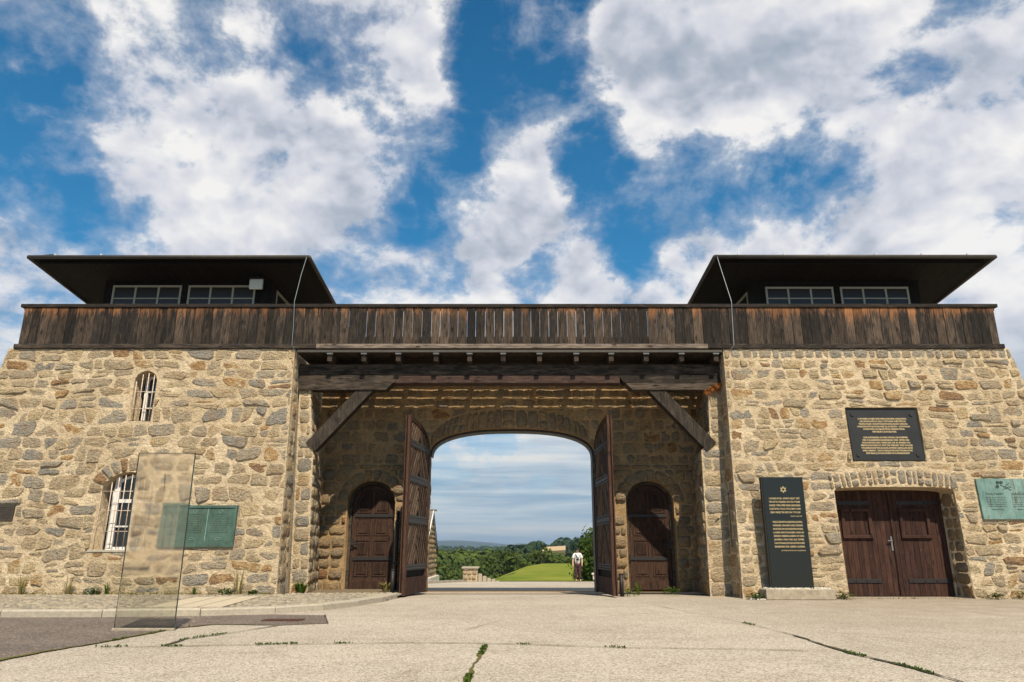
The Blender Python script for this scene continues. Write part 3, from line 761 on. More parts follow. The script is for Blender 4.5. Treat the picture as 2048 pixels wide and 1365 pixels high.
C4 = [(-3.35, 7.5), (-3.37, 8.03), (-3.2, 8.39), (-2.84, 9.48)]
C5 = [(-0.54, 8.9), (-0.16, 10.07), (0.51, 10.43), (1.2, 10.58), (2.57, 11.79), (3.52, 11.42), (4.34, 11.15)]
ribbon('crack', C1, 0.022, 'crack_moss'); ribbon('crack', C2, 0.04, 'crack_moss'); ribbon('crack', C3[:3], 0.012, 'crack_dirt'); ribbon('crack', C3[2:], 0.035, 'crack_dirt', z=0.0093)
ribbon('crack', C4, 0.03, 'crack_dirt', z=0.0096); ribbon('crack', C5, 0.008, 'crack_dirt', z=0.0099); ribbon('crack', [(3.48, 8.25), (4.71, 7.86), (6.5, 7.4)], 0.004, 'crack_dirt', z=0.0102)
ribbon('crack', [(3.48, 8.25), (3.53, 6.4), (3.71, 5.72)], 0.004, 'crack_dirt', z=0.0105)
ribbon('crack', dark[8:16], 0.05, 'crack_moss', z=0.0108); ribbon('crack', dark[6:9], 0.02, 'crack_dirt', z=0.0111)
ribbon('crack', [(1.6, 14.4), (2.5, 13.6), (3.4, 13.9), (4.4, 13.3)], 0.01, 'crack_dirt', z=0.0117)

# cobbled pavement along the left tower
pv = thing('cobbled_pavement', 'raised strip of small worn cobbles between kerb and left tower', 'pavement', (-6, 13, 0)); pv['kind'] = 'structure'
del pv['category']; del pv['label']
bed = [(x, y) for x, y in KERB] + [(-2.2, 17.0), (-4.5, 17.0), (-4.5, 15.2), (-12, 15.2), (-40, 15.2)]
MB().add([(x, y, 0.062) for x, y in bed], [tuple(range(len(bed)))]).build('bed', 'bed_dirt', pv)
SLAB = [(-5.35, 11.35), (-4.25, 11.3), (-4.55, 13.9), (-5.6, 13.6)]
cob = []
yb = 10.66; row = 0
while yb < 15.2:
    x = -11.5 + U(0, .1); rh = U(0.10, 0.13)
    while x < -2.2:
        w = U(0.10, 0.17); yc = yb + 0.10 * math.sin(x * 2.1) ; cx_ = x + w / 2; x += w
        lim = None
        for i in range(len(KERB) - 1):
            a, b_ = KERB[i], KERB[i + 1]
            if a[0] <= cx_ <= b_[0]: lim = a[1] + (b_[1] - a[1]) * (cx_ - a[0]) / (b_[0] - a[0])
        if lim is None or yc < lim + 0.24 or inside((cx_, yc), SLAB) or (cx_ < -4.35 and yc > 14.62): continue
        g = 0.008; h = 0.085 + U(-.006, .006); tl = U(-.006, .006)
        x0, x1, y0, y1 = cx_ - w / 2 + g, cx_ + w / 2 - g, yc - rh / 2 + g, yc + rh / 2 - g; c_ = 0.02
        j = lambda: U(-.005, .005)
        vs = [(x0 + j(), y0 + j(), .05), (x1 + j(), y0 + j(), .05), (x1 + j(), y1 + j(), .05), (x0 + j(), y1 + j(), .05),
              (x0 + j(), y0 + j(), h - .02), (x1 + j(), y0 + j(), h - .02), (x1 + j(), y1 + j(), h - .02), (x0 + j(), y1 + j(), h - .02),
              (x0 + c_, y0 + c_, h + tl), (x1 - c_, y0 + c_, h - tl), (x1 - c_, y1 - c_, h - tl), (x0 + c_, y1 - c_, h + tl)]
        fs = [(k, (k + 1) % 4, 4 + (k + 1) % 4, 4 + k) for k in range(4)] + [(4 + k, 4 + (k + 1) % 4, 8 + (k + 1) % 4, 8 + k) for k in range(4)] + [(8, 9, 10, 11)]
        cob.append((vs, fs, U(0, 1), math.hypot(cx_, yc)))
    yb += rh
cob.sort(key=lambda c: c[3])
vis = [c for c in cob if c[0][0][0] > -8.4 * c[0][0][1] / 12]; rest = [c for c in cob if c not in vis[:299]]
for c in vis[:299]: MB().add(c[0], c[1], c[2]).build('cobble', 'cobble', pv, False, True)
mb = MB()
for c in rest: mb.add(c[0], c[1], c[2])
tag(mb.build('cobble_field', 'cobble', pv, False, True), kind='stuff')
for q in ([SLAB[0], (-4.95, 11.33), (-5.25, 13.7), SLAB[3]], [(-4.93, 11.33), (-4.62, 11.32), (-4.9, 13.8), (-5.23, 13.7)], [(-4.6, 11.32), SLAB[1], SLAB[2], (-4.88, 13.8)]):
    MB().prism(q, lambda u, v, n: Vector((u, v, n)), 0.05, 0.094 + U(-.003, .004)).build('paving_slab', 'slab_concrete', pv)
kb = thing('kerb', None, None, (-6, 11, 0)); kb['kind'] = 'structure'
K2 = []
for i in range(1, len(KERB) - 1):
    a, b_ = Vector(KERB[i]), Vector(KERB[i + 1]); k = max(1, round((b_ - a).length / 1.0))
    for j in range(k): K2.append(a.lerp(b_, j / k))
K2.append(Vector(KERB[-1]))
for i in range(len(K2) - 1):
    a, b_ = K2[i], K2[i + 1]; t = (b_ - a).normalized(); nn = Vector((-t.y, t.x)); a2 = a + t * .006; b2 = b_ - t * .006
    q = [a2, b2, b2 + nn * .17, a2 + nn * .17]; q2 = [a2 + nn * .02, b2 + nn * .02, b2 + nn * .16, a2 + nn * .16]; h = .10 + U(-.004, .004)
    vs = [(*p, -.02) for p in q] + [(*p, h - .02) for p in q] + [(*p, h) for p in q2]
    MB().add(vs, [(k, (k + 1) % 4, 4 + (k + 1) % 4, 4 + k) for k in range(4)] + [(4 + k, 4 + (k + 1) % 4, 8 + (k + 1) % 4, 8 + k) for k in range(4)] + [(8, 9, 10, 11)]).build('kerb_stone', 'kerb_granite', kb)
tag(MB().box(-3.25, -2.75, 10.02, 10.28, 0.002, 0.014).build('drain_cover', 'rust_plate'), 'flat rusty brown cover strip set in the dark asphalt', 'drain cover')

# ------------------------------------------------------------------ towers
YB, YT, ZT = 14.7, 15.0, 5.05
frT = frame((0, YB, 0), (1, 0, 0), (0, YT - YB, ZT)); VT = ZT * 1.00313
def fy(z): return YB + (YT - YB) * z / ZT
def window_set(parent, x0, x1, z0, zs, zt, yw, bars, rails, y_bar, cross, mull):
    """white casement behind an iron grille"""
    w = MB(); a = archpoly(x0, x1, z0, zs, zt, 10)
    fr = frame((0, yw, 0), (1, 0, 0), (0, 0, 1))
    wf = None
    ring_in = archpoly(x0 + .055, x1 - .055, z0 + .055, zs, zt - .055, 10)
    mb = MB(); k = len(a)
    vs = [fr(*q, 0) for q in a] + [fr(*q, 0) for q in ring_in] + [fr(*q, -.05) for q in ring_in]
    mb.add(vs, [(i, (i + 1) % k, k + (i + 1) % k, k + i) for i in range(k)] + [(k + i, k + (i + 1) % k, 2 * k + (i + 1) % k, 2 * k + i) for i in range(k)])
    win = mb.build('window', 'white_paint', parent)
    for z, hh in cross: MB().box(x0 + .05, x1 - .05, yw - .02, yw + .02, z - hh / 2, z + hh / 2).build('glazing_bar', 'white_paint', win)
    for x, ww in mull: MB().box(x - ww / 2, x + ww / 2, yw - .015, yw + .025, z0 + .04, zt - .04).build('glazing_bar', 'white_paint', win)
    MB().add([fr(*q, -.035) for q in a], [tuple(range(k))]).build('pane', 'pane_glass', win)
    gr = MB(); y = y_bar
    for x in bars:
        t = abs((x - (x0 + x1) / 2) / ((x1 - x0) / 2)); top = zs + (zt - zs) * math.sqrt(max(0, 1 - min(1, t) ** 2)) - .02
        gr.tube([(x, y, z0 + .01), (x, y, top)], .0085, 6)
    for z in rails: gr.tube([(x0 - .10, y + .012, z), (x1 + .02, y + .012, z)], .007, 5)
    gr.build('grille', 'bar_paint', parent, True)
lt = thing('stone_tower', 'rubble stone gate tower on the left with two barred arched windows', 'tower', (-7.6, 15.5, 0))
rt = thing('stone_tower', 'rubble stone gate tower on the right with the brown double garage door', 'tower', (7.6, 15.5, 0))
outL = [(-11.75, 0), (-4.52, 0), (-4.66, VT), (-10.80, VT)]
outR = [(4.42, 0), (11.75, 0), (10.66, VT), (4.53, VT)]
w1 = archpoly(-7.97, -7.50, 3.48, 4.33, 4.56, 10); w2 = archpoly(-8.24, -7.18, 0.90, 2.02, 2.42, 12)
h1 = ringhole(-7.97, -7.50, 3.48, 4.33, .23, .06); h2 = ringhole(-8.24, -7.18, 0.90, 1.99, .44, .30)
brL = rect(-6.62, -5.46, .93, 1.77); plL = rect(-11.0, -9.88, 1.44, 1.77)
stones = rubble(frT, outL, [h1, h2, brL, plL], .42, .275, LEFT_P, .008)
stones += voussoirs(frT, arcfn(-7.71, .54, 1.99, .44), arcfn(-7.71, .83, 1.99, .74), 11, LEFT_P, (.005, .03))
lay_stones(stones, lt, 'rubble_stone')
mortar_sheet(frT, outL, [w1, w2], 'mortar_face', lt, depth=.42)
for hx, dp in ((w1, .40), (w2, .40)):
    bx0, bx1 = min(q[0] for q in hx), max(q[0] for q in hx); bz0, bz1 = min(q[1] for q in hx), max(q[1] for q in hx)
    MB().box(bx0 - .05, bx1 + .05, fy(bz0) + .45 + .1, fy(bz0) + 1.5, bz0 - .05, bz1 + .05).build('room', 'room_dark', lt)
window_set(lt, -7.90, -7.50, 3.48, 4.34, 4.52, fy(4) + .34, [-7.93, -7.81, -7.69, -7.57], [3.74, 4.10], fy(4) + .02, [(3.80, .025), (4.15, .025)], [(-7.85, .07)])
window_set(lt, -8.12, -7.18, 0.90, 2.05, 2.38, fy(1.6) + .24, [-8.24, -8.05, -7.92, -7.79, -7.66, -7.53, -7.40, -7.27], [1.25, 1.65, 2.03], fy(1.6) + .03, [(1.85, .07), (1.35, .03)], [(-8.03, .11), (-7.65, .06), (-7.25, .09)])
MB().box(-8.30, -7.12, fy(.85) - .02, fy(.85) + .35, .85, .90, .008).build('window_sill', 'kerb_granite', lt)
# right tower
gar = archpoly(6.47, 8.87, -0.0, 2.03, 2.12, 12, 3.4); blk = rect(6.94, 8.45, 2.64, 3.76)
GARH = archpoly(6.47, 8.87, 0, 2.34, 2.50, 12, 3.0); brR = rect(9.30, 10.9, 1.46, 2.30)
outRr = [(4.42, 0), (11.75, 0), (10.71, VT - .24), (4.53, VT - .24)]
stones = rubble(frT, outRr, [GARH, blk, brR], .36, .20, RIGHT_P, .009, (-.005, .012), .20)
stones += courses(frT, [(4.53, VT - .235), (10.70, VT - .235), (10.66, VT), (4.53, VT)], [], .23, .22, GREY_P, .014, (0, .02), .015, hv=0)
stones += voussoirs(frT, lambda t: (6.40 + 2.55 * t, 2.06 + .11 * math.sin(math.pi * t)), lambda t: (6.36 + 2.63 * t, 2.36 + .12 * math.sin(math.pi * t)), 20, GREY_P, (.005, .03), .014, .45)
lay_stones(stones, rt, 'rubble_stone')
mortar_sheet(frT, outR, [gar, blk], 'mortar_face', rt, depth=.62)
# plain sides, backs and tops of the towers
for side, tw, o in ((-1, lt, outL), (1, rt, outR)):
    xi0, xi1 = (o[1][0], o[2][0]) if side < 0 else (o[0][0], o[3][0]); xo0, xo1 = (o[0][0], o[3][0]) if side < 0 else (o[1][0], o[2][0])
    mb = MB(); yk = 21.0
    mb.add([(xo0, YB, 0), (xo0, yk, 0), (xo1, yk, ZT), (xo1, YT, ZT)], [(0, 1, 2, 3)])
    mb.add([(xi0, 15.36, 0), (xi0, yk, 0), (xi1, yk, ZT), (xi1, 15.36, ZT)], [(3, 2, 1, 0)])
    mb.add([(xi0, YB, 0), (xi0, 15.36, 0), (xi1, 15.36, ZT), (xi1, YT, ZT)], [(3, 2, 1, 0)])
    mb.add([(xo0, yk, 0), (xi0, yk, 0), (xi1, yk, ZT), (xo1, yk, ZT)], [(0, 1, 2, 3)])
    mb.add([(xo1, YT, ZT), (xi1, YT, ZT), (xi1, yk, ZT), (xo1, yk, ZT)], [(0, 1, 2, 3)])
    mb.build('mortar_core', 'mortar', tw)
    # inner return of the tower front
    fs_r = frame((xi0, YB if side > 0 else 15.36, 0), (0, 1 if side < 0 else -1, 0), (xi1 - xi0, 0, ZT))
    fs_r = frame((xi0, 15.36, 0), (0, -1, 0), (xi1 - xi0, 0, ZT)) if side > 0 else frame((xi0, YB, 0), (0, 1, 0), (xi1 - xi0, 0, ZT))
    ol = [(0.02, 0), (.66, 0), (.26, VT), (0.02, VT)] if side > 0 else [(0, 0), (.64, 0), (.64, VT), (.40, VT)]
    lay_stones(courses(fs_r, ol, [], .27, .34, LEFT_P if side < 0 else RIGHT_P, .013, (.0, .02), .006, rough=.08), tw, 'block_stone')
    # outer return (side wall) so that the corner reads as stone
    fo = frame((xo0, YB, 0), (0, 1, 0), (xo1 - xo0, 0, ZT)) if side > 0 else frame((xo0, 21, 0), (0, -1, 0), (xo1 - xo0, 0, ZT))
    ol = [(0, 0), (6.3, 0), (6.3, 5.15), (.4, 5.15)] if side > 0 else [(0, 0), (6.3, 0), (5.9, 5.15), (0, 5.15)]
    go = courses(fo, ol, [], .30, .48, RIGHT_P, .02, (0, .03), .015, rough=.1)
    mb = MB()
    for g in go: mb.add(g[0], g[1], g[2], g[3])
    tag(mb.build('side_masonry', 'rubble_stone', tw, True, True), kind='stuff')
# garage reveals and black-plaque recess
fr_rev = frame((8.87, 15.44, 0), (0, -1, 0), (0, 0, 1))
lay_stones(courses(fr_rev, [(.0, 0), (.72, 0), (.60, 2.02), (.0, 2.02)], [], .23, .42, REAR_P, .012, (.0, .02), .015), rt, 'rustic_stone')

# garage door
gd = thing('garage_door', 'dark red-brown boarded double door with iron strap hinges in right tower', 'door', (7.75, 15.3, 0))
YG = 15.30
edges_ = [6.52 + i * .104 for i in range(24)]
for i in range(23):
    a, b_ = 6.50 + i * .1035, 6.50 + (i + 1) * .1035
    if abs((a + b_) / 2 - 7.80) < .02: pass
    z1 = 2.16
    MB().box(a + .002, b_ - .002, YG + U(0, .004), YG + .04, .012, z1, .004).build('board', 'garage_wood', gd)
MB().box(7.755, 7.80, YG - .022, YG - .001, .012, 2.14, .004).build('cover_strip', 'garage_wood', gd)
MB().box(8.845, 8.875, YG - .06, YG - .003, 0, 2.05).build('door_post', 'slab_concrete', gd)
for x0, x1 in ((6.74, 7.36), (7.93, 8.55)):
    pf = MB(); z0, z1 = 1.12, 1.72
    pf.box(x0, x1, YG - .045, YG - .001, z0, z0 + .07, .008); pf.box(x0, x1, YG - .045, YG - .001, z1 - .07, z1, .008)
    pf.box(x0, x0 + .07, YG - .043, YG - .002, z0 + .07, z1 - .07, .008); pf.box(x1 - .07, x1, YG - .043, YG - .002, z0 + .07, z1 - .07, .008)
    pf.build('panel_frame', 'garage_wood', gd)
for x0, x1, z in ((6.62, 7.36, 1.83), (7.92, 8.84, 1.83), (6.60, 7.42, .30), (7.96, 8.84, .30)):
    s = MB().box(x0, x1, YG - .014, YG - .001, z - .04, z + .04, .003).build('hinge_strap', 'iron', gd)
    bt = MB()
    for k in range(4):
        xb = x0 + .08 + (x1 - x0 - .16) * k / 3; bt.tube([(xb, YG - .03, z), (xb, YG - .012, z)], .014, 8)
    bt.build('bolt', 'iron', s)
hd = MB().box(7.70, 7.735, YG - .012, YG - .001, .88, 1.16, .003)
hd.tube([(7.717, YG - .05, 1.08), (7.62, YG - .05, 1.075)], .011, 6); hd.tube([(7.717, YG - .012, 1.08), (7.717, YG - .05, 1.08)], .01, 6)
hd.build('handle', 'steel', gd)

# ------------------------------------------------------------------ gate wall behind the recess, with pilasters
gw = thing('gate_wall', 'rusticated block wall between the towers with arched gateway and two small doorways', 'wall', (0, 16.9, 0))
frW = frame((0, 16.9, 0), (1, 0, 0), (0, 0, 1))
AR = archpoly(-1.92, 1.92, 0, 3.02, 3.64, 24, 2.45)
DL = archpoly(-3.74, -2.66, 0.0, 1.95, 2.43, 12); DR = archpoly(2.60, 3.68, 0.0, 1.95, 2.43, 12)
ARh = archpoly(-2.0, 2.0, 0, 3.02, 4.10, 24, 2.45); DLh = ringhole(-3.74, -2.66, 0, 1.95, .48, .28); DRh = ringhole(2.60, 3.68, 0, 1.95, .48, .28)
st = courses(frW, rect(-4.36, 4.36, 0, 2.80), [ARh, DLh, DRh], .245, .36, REAR_P, .012, (.008, .045), .028, rough=.08)
st += courses(frW, rect(-4.36, 4.36, 2.80, 4.84), [ARh], .25, .34, REAR_P, .013, (.0, .009), .003, rough=.07)
st += voussoirs(frW, arcfn(0, 1.92, 3.02, .62, 2.45, 168, 12), arcfn(0, 2.0, 3.02, 1.06, 2.45, 160, 20), 26, REAR_P, (.02, .045), .012, .35)
for cx_ in (-3.20, 3.14): st += voussoirs(frW, arcfn(cx_, .54, 1.95, .48, 2, 180, 0), arcfn(cx_, .81, 1.95, .75, 2, 180, 0), 9, REAR_P, (.02, .05), .012)
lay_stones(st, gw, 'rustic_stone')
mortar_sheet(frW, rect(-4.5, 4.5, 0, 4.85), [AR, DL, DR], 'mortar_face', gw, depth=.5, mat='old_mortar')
frB = frame((0, 17.4, 0), (-1, 0, 0), (0, 0, 1))
def mir(p): return [(-x, z) for x, z in p][::-1]
mortar_sheet(frB, rect(-4.5, 4.5, 0, 4.85), [mir(AR)], 'back_face', gw, step=.3, mat='old_mortar')
MB().box(-4.5, 4.5, 16.905, 17.395, 4.85, 4.857).build('wall_top', 'mortar', gw)
lin = MB(); a1 = archpoly(-1.915, 1.915, 0, 3.02, 3.635, 24, 2.45)[1:]; a2 = archpoly(-1.875, 1.875, 0, 2.99, 3.59, 24, 2.45)[1:]; k = len(a1)
vs = [Vector((x, y, z)) for y, a_ in ((17.02, a1), (17.02, a2), (17.41, a2), (17.41, a1)) for x, z in a_]
lin.add(vs, [(r_ * k + i, r_ * k + i + 1, ((r_ + 1) % 4) * k + i + 1, ((r_ + 1) % 4) * k + i) for r_ in range(4) for i in range(k - 1)]); lin.build('arch_lining', 'iron', gw)
# soffit stones of the gateway
ps = MB()
for sx_ in (-1, 1):
    fp = frame((sx_ * 1.92, 17.38 if sx_ > 0 else 16.92, 0), (0, -1 if sx_ > 0 else 1, 0), (0, 0, 1))
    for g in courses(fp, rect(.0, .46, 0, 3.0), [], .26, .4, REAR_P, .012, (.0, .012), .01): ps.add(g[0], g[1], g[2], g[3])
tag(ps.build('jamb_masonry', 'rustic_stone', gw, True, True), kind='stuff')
# pilasters
for sx_ in (-1, 1):
    pl = thing('pilaster', 'stepped stone pilaster carrying the %s end of the timber beam' % ('left' if sx_ < 0 else 'right'), 'pilaster', (sx_ * 4.25, 15.4, 0))
    X0, X1, X2, X3 = ((4.10, 4.20, 4.24, 4.36) if sx_ < 0 else (3.97, 4.00, 4.20, 4.24))   # inner edge: foot, shoulder, above, top
    poly = [(X0, 0), (4.46, 0), (4.60, 4.24), (X3, 4.24), (X2, 3.15), (X2 - .05, 3.06), (X1, 2.92)]
    back = [(x + (.20 if x < 4.40 else 0), z) for x, z in poly]
    mb = MB(); k = len(poly); vs = [Vector((sx_ * x, 15.36, z)) for x, z in poly] + [Vector((sx_ * x, 16.95, z)) for x, z in back]
    fs = [(i, (i + 1) % k, k + (i + 1) % k, k + i) for i in range(k)] + [tuple(range(k - 1, -1, -1)), tuple(range(k, 2 * k))]
    if sx_ < 0: fs = [f[::-1] for f in fs]
    mb.add(vs, fs).build('core', 'mortar', pl)
    lo = [(X0 + .005, 0), (4.44, 0), (4.53, 2.95), (X1 + .01, 2.95)]; up = [(X2 + .02, 2.96), (4.53, 2.96), (4.58, 4.23), (X3 + .02, 4.23)]
    ff = frame((0, 15.36, 0), (1, 0, 0), (0, 0, 1))
    gs = []
    for o in (lo, up):
        o2 = o if sx_ > 0 else mir(o)
        gs += courses(ff, o2, [], .28, .62, [(50, .2, .45), (30, .45, .7)] if sx_ > 0 else LEFT_P, .012, (.0, .018), .006, rough=.07)
    for (xa, xb, za, zb) in ((X0, X1, 0, 2.9), (X2, X3, 3.08, 4.24)):
        if sx_ > 0: fsd = frame((xa + .195, 16.9, za), (-.20, -1.53, 0), (xb - xa, 0, zb - za))
        else: fsd = frame((-xa, 15.36, za), (-.20, 1.53, 0), (-(xb - xa), 0, zb - za))
        gs += courses(fsd, rect(0, 1.53, 0, zb - za), [], .25, .36, LEFT_P, .010, (.0, .035), .010, rough=.08)
    lay_stones(gs, pl, 'block_stone')

# small doors
def small_door(cx, mirror, label):
    d = thing('arched_door', label, 'door', (cx, 17.1, 0)); Y = 17.12
    w = .46; z0 = .03; fr = frame((cx, Y, 0), (1, 0, 0), (0, 0, 1)); sgn = -1 if mirror else 1
    leaf = archpoly(-w, w, z0, 1.93, 2.34, 14)
    MB().prism(leaf, fr, -.05, 0).build('leaf', 'door_wood', d)
    # frame round the leaf
    o_ = archpoly(-.56, .56, 0, 1.93, 2.45, 14); i_ = archpoly(-w - .012, w + .012, 0, 1.93, 2.355, 14); k = len(o_)
    vs = [fr(*q, .03) for q in o_] + [fr(*q, .03) for q in i_] + [fr(*q, -.05) for q in i_]
    MB().add(vs, [(i, (i + 1) % k, k + (i + 1) % k, k + i) for i in range(1, k)] + [(k + i, k + (i + 1) % k, 2 * k + (i + 1) % k, 2 * k + i) for i in range(1, k)]).build('frame', 'rail_wood', d)
    inner = archpoly(-w + .09, w - .09, z0, 1.90, 2.22, 14)
    for (za, zb) in ((1.72, 2.3), (1.22, 1.60), (.75, 1.10), (.33, .66)):
        for (xa, xb) in ((-w + .10, -.045), (.045, w - .10)):
            p = inner
            for a, b_, c_ in ((1, 0, xb), (-1, 0, -xa), (0, 1, zb), (0, -1, -za)): p = clip(p, a, b_, c_)
            if len(p) < 3: continue
            q = inset(p, .012); q2 = inset(p, .05)
            mb = MB()
            # moulded border ring plus raised field
            if len(q2) >= 3:
                rr = resample(p, 20); r2 = resample(q, 20)
                mb.prism(q2, fr, .0, .016)
                for i in range(len(p)):
                    a, b_ = p[i], p[(i + 1) % len(p)]; L = math.hypot(b_[0] - a[0], b_[1] - a[1])
                    if L < .01: continue
                    mb.tube([fr(a[0], a[1], .004), fr(b_[0], b_[1], .004)], .011, 5)
            mb.build('panel', 'door_wood', d)
    MB().box(-w + cx + .05, w + cx - .05, Y - .02, Y - .001, .04, .24, .004).build('kick_board', 'door_wood', d)
    for z in (1.655, .71):
        xa, xb = (-w + .06, w + .03) if not mirror else (-w - .03, w - .06)
        MB().box(cx + xa, cx + xb, Y - .026, Y - .004, z - .036, z + .036, .003).build('hinge_strap', 'iron', d)
        MB().tube([(cx + sgn * (w + .035), Y - .03, z - .09), (cx + sgn * (w + .035), Y - .03, z + .09)], .024, 8).build('hinge', 'iron', d)
    lk = MB().box(cx - sgn * w + (-.02 if sgn > 0 else -.06), cx - sgn * w + (.06 if sgn > 0 else .02), Y - .03, Y - .002, .92, 1.14, .005)
    lk.tube([(cx - sgn * (w - .03), Y - .075, 1.02), (cx - sgn * (w - .16), Y - .075, 1.03)], .014, 7); lk.tube([(cx - sgn * (w - .03), Y - .02, 1.02), (cx - sgn * (w - .03), Y - .075, 1.02)], .012, 6)
    lk.build('lock', 'iron', d)
    return d
small_door(-3.20, False, 'small arched brown panelled door left of the gateway')
small_door(3.14, True, 'small arched brown panelled door right of the gateway, crossed by a diagonal shadow')


# gate leaves
def gate_leaf(hx, hy, fx, fy_, label, inner_sign):
    t = thing('gate_leaf', label, 'gate', (hx, hy, 0))
    H0 = Vector((hx, hy, 0)); D = Vector((fx - hx, fy_ - hy, 0)); W = D.length; D.normalize()
    Nn = Vector((0, 0, 1)).cross(D) * inner_sign          # towards the passage
    fr = lambda u, v, n: H0 + D * u + Vector((0, 0, v)) + Nn * n
    zt = lambda u: 3.02 + .60 * (max(0, 1 - ((W - u) / W) ** 2.4)) ** (1 / 2.4)
    z0 = .03; n = 14
    outl = [(0, z0), (W, z0)] + [(W * (1 - i / n), zt(W * (1 - i / n))) for i in range(n + 1)]
    def add(mb, poly, a, b_):
        if area(poly) < 0: poly = poly[::-1]
        mb.prism(poly, fr, a, b_)
    mb = MB(); add(mb, outl, -.03, .0); mb.build('backing', 'dark_wood', t)  # dark colour puts shadow into the gaps between the battens
    # stiles
    for (a, b_) in ((0, .11), (W - .14, W)):
        mb = MB(); p = clip(clip(outl, 1, 0, b_), -1, 0, -a); add(mb, p, -.05, .05); mb.build('stile', 'gate_wood', t)
    rails = [(.03, .36), (.50, .62) , (1.42, 1.60), (2.26, 2.42), (3.0, 3.14)]
    for i, (a, b_) in enumerate(rails):
        mb = MB(); add(mb, rect(.112, W - .142, a, b_), .0, .045); r = mb.build('rail', 'gate_wood' if i == 0 else 'iron_worn', t)
        if i:
            sd = MB()
            for k in range(int(W / .10) - 2):
                for zz_ in (a + .035, b_ - .035):
                    q = fr(.18 + k * .10, zz_, .045); sd.tube([q, q + Nn * .014], .012, 5)
            tag(sd.build('stud', 'iron_worn', r), kind='stuff')
    # arched top rail
    mb = MB()
    tp = [(u, zt(u)) for u in [.112 + (W - .254) * i / 10 for i in range(11)]]
    for i in range(10):
        a, b_ = tp[i], tp[i + 1]; add(mb, [(a[0], a[1] - .10), (b_[0], b_[1] - .10), b_, a], .0, .045)
    mb.build('top_rail', 'gate_wood', t)
    secs = [(.36, .50), (.62, 1.42), (1.60, 2.26), (2.42, 3.0), (3.14, 3.6)]
    secs = [(.62, 1.42), (1.60, 2.26), (2.42, 3.0), (3.14, 3.6)]
    for (a, b_) in secs:
        um = W / 2
        for (ua, ub, s) in ((.115, um - .01, 1), (um + .01, W - .145, -1)):
            sl = 1.35 * s; pitch = .17; bw = .105
            k = -30
            while k < 40:
                uo = k * pitch
                # strip: between two parallel slanted lines  u = uo + (z-a)/sl
                z0_, z1_ = a, b_
                p = [(uo + (z0_ - a) / sl, z0_), (uo + bw + (z0_ - a) / sl, z0_), (uo + bw + (z1_ - a) / sl, z1_), (uo + (z1_ - a) / sl, z1_)]
                p = clip(clip(p, 1, 0, ub), -1, 0, -ua) if len(p) > 2 else p
                if b_ > 3.2 and len(p) > 2:
                    # keep below the arched rail
                    um_ = (sum(q[0] for q in p) / len(p)); p = clip(p, 0, 1, zt(um_) - .12)
                if len(p) > 2 and abs(area(p)) > .002:
                    mb = MB(); add(mb, p, .001, .036 + U(0, .004)); mb.build('batten', 'batten_wood', t)
                k += 1
    mb = MB()
    for z in (.75, 2.6): mb.tube([fr(-.03, z - .12, -.02), fr(-.03, z + .12, -.02)], .035, 8)
    mb.build('hinge', 'iron', t)
    return t
gate_leaf(-1.93, 16.80, -2.17, 15.02, 'left gate leaf of herringbone battens, folded back and sunlit', 1)
gate_leaf(1.93, 16.80, 2.03, 15.02, 'right gate leaf of herringbone battens, folded back with its inner face in shade', -1)

# ------------------------------------------------------------------ timber bridge over the gateway
tb = thing('timber_walkway', 'dark timber walkway with beams and joists spanning the gateway recess', 'walkway', (0, 16.2, 4.2))
MB().box(-4.62, 4.52, 15.30, 15.58, 4.535, 4.782, .01).build('upper_beam', 'beam_wood', tb)
MB().box(-2.52, 2.33, 15.302, 15.58, 4.36, 4.53, .01).build('middle_beam', 'red_beam_wood', tb)
for s in (-1, 1):
    for k, (za, zb, xe0, xe1) in enumerate(((4.365, 4.53, 2.40, 2.55), (4.215, 4.36, 2.56, 2.72))):
        if s > 0: xe0, xe1 = xe0 - .12, xe1 - .12
        q = [(s * (4.62 if s < 0 else 4.52), za), (s * xe1, za), (s * (xe0 + .02), zb), (s * (4.62 if s < 0 else 4.52), zb)]
        if area(q) < 0: q = q[::-1]
        MB().prism(q, lambda u, v, n: Vector((u, -n, v)), -15.59, -15.295 + .004 * k).build('corbel_beam', 'beam_wood', tb)
for x in (-3.91, -3.18, -2.44, -1.63, -0.91, -0.19, 0.59, 1.38, 2.13, 2.88, 3.64, 4.38):
    j = MB().box(x - .05, x + .05, 15.04, 17.55, 4.785, 4.965, .006).build('joist', 'joist_wood', tb)
    MB().box(x - .062, x + .062, 15.01, 15.045, 4.935, 4.962).build('joist_cap', 'zinc', j)
ysd = [15.0, 15.22, 15.44, 15.66, 15.88, 16.08, 16.28, 16.44, 16.58, 16.78, 16.98, 17.18, 17.38, 17.58]
for i in range(len(ysd) - 1):
    a, b_ = ysd[i], ysd[i + 1]; g0 = .020 if a in (16.28, 16.44, 16.58) else .0005; g1 = .020 if b_ in (16.28, 16.44, 16.58) else .0005
    MB().box(-4.62, 4.52, a + g0, b_ - g1, 4.967, 4.99).build('deck_board', 'joist_wood', tb)
MB().box(-4.60, 4.50, 14.975, 15.0, 4.965, 5.018).build('drip_edge', 'gutter_metal', tb)
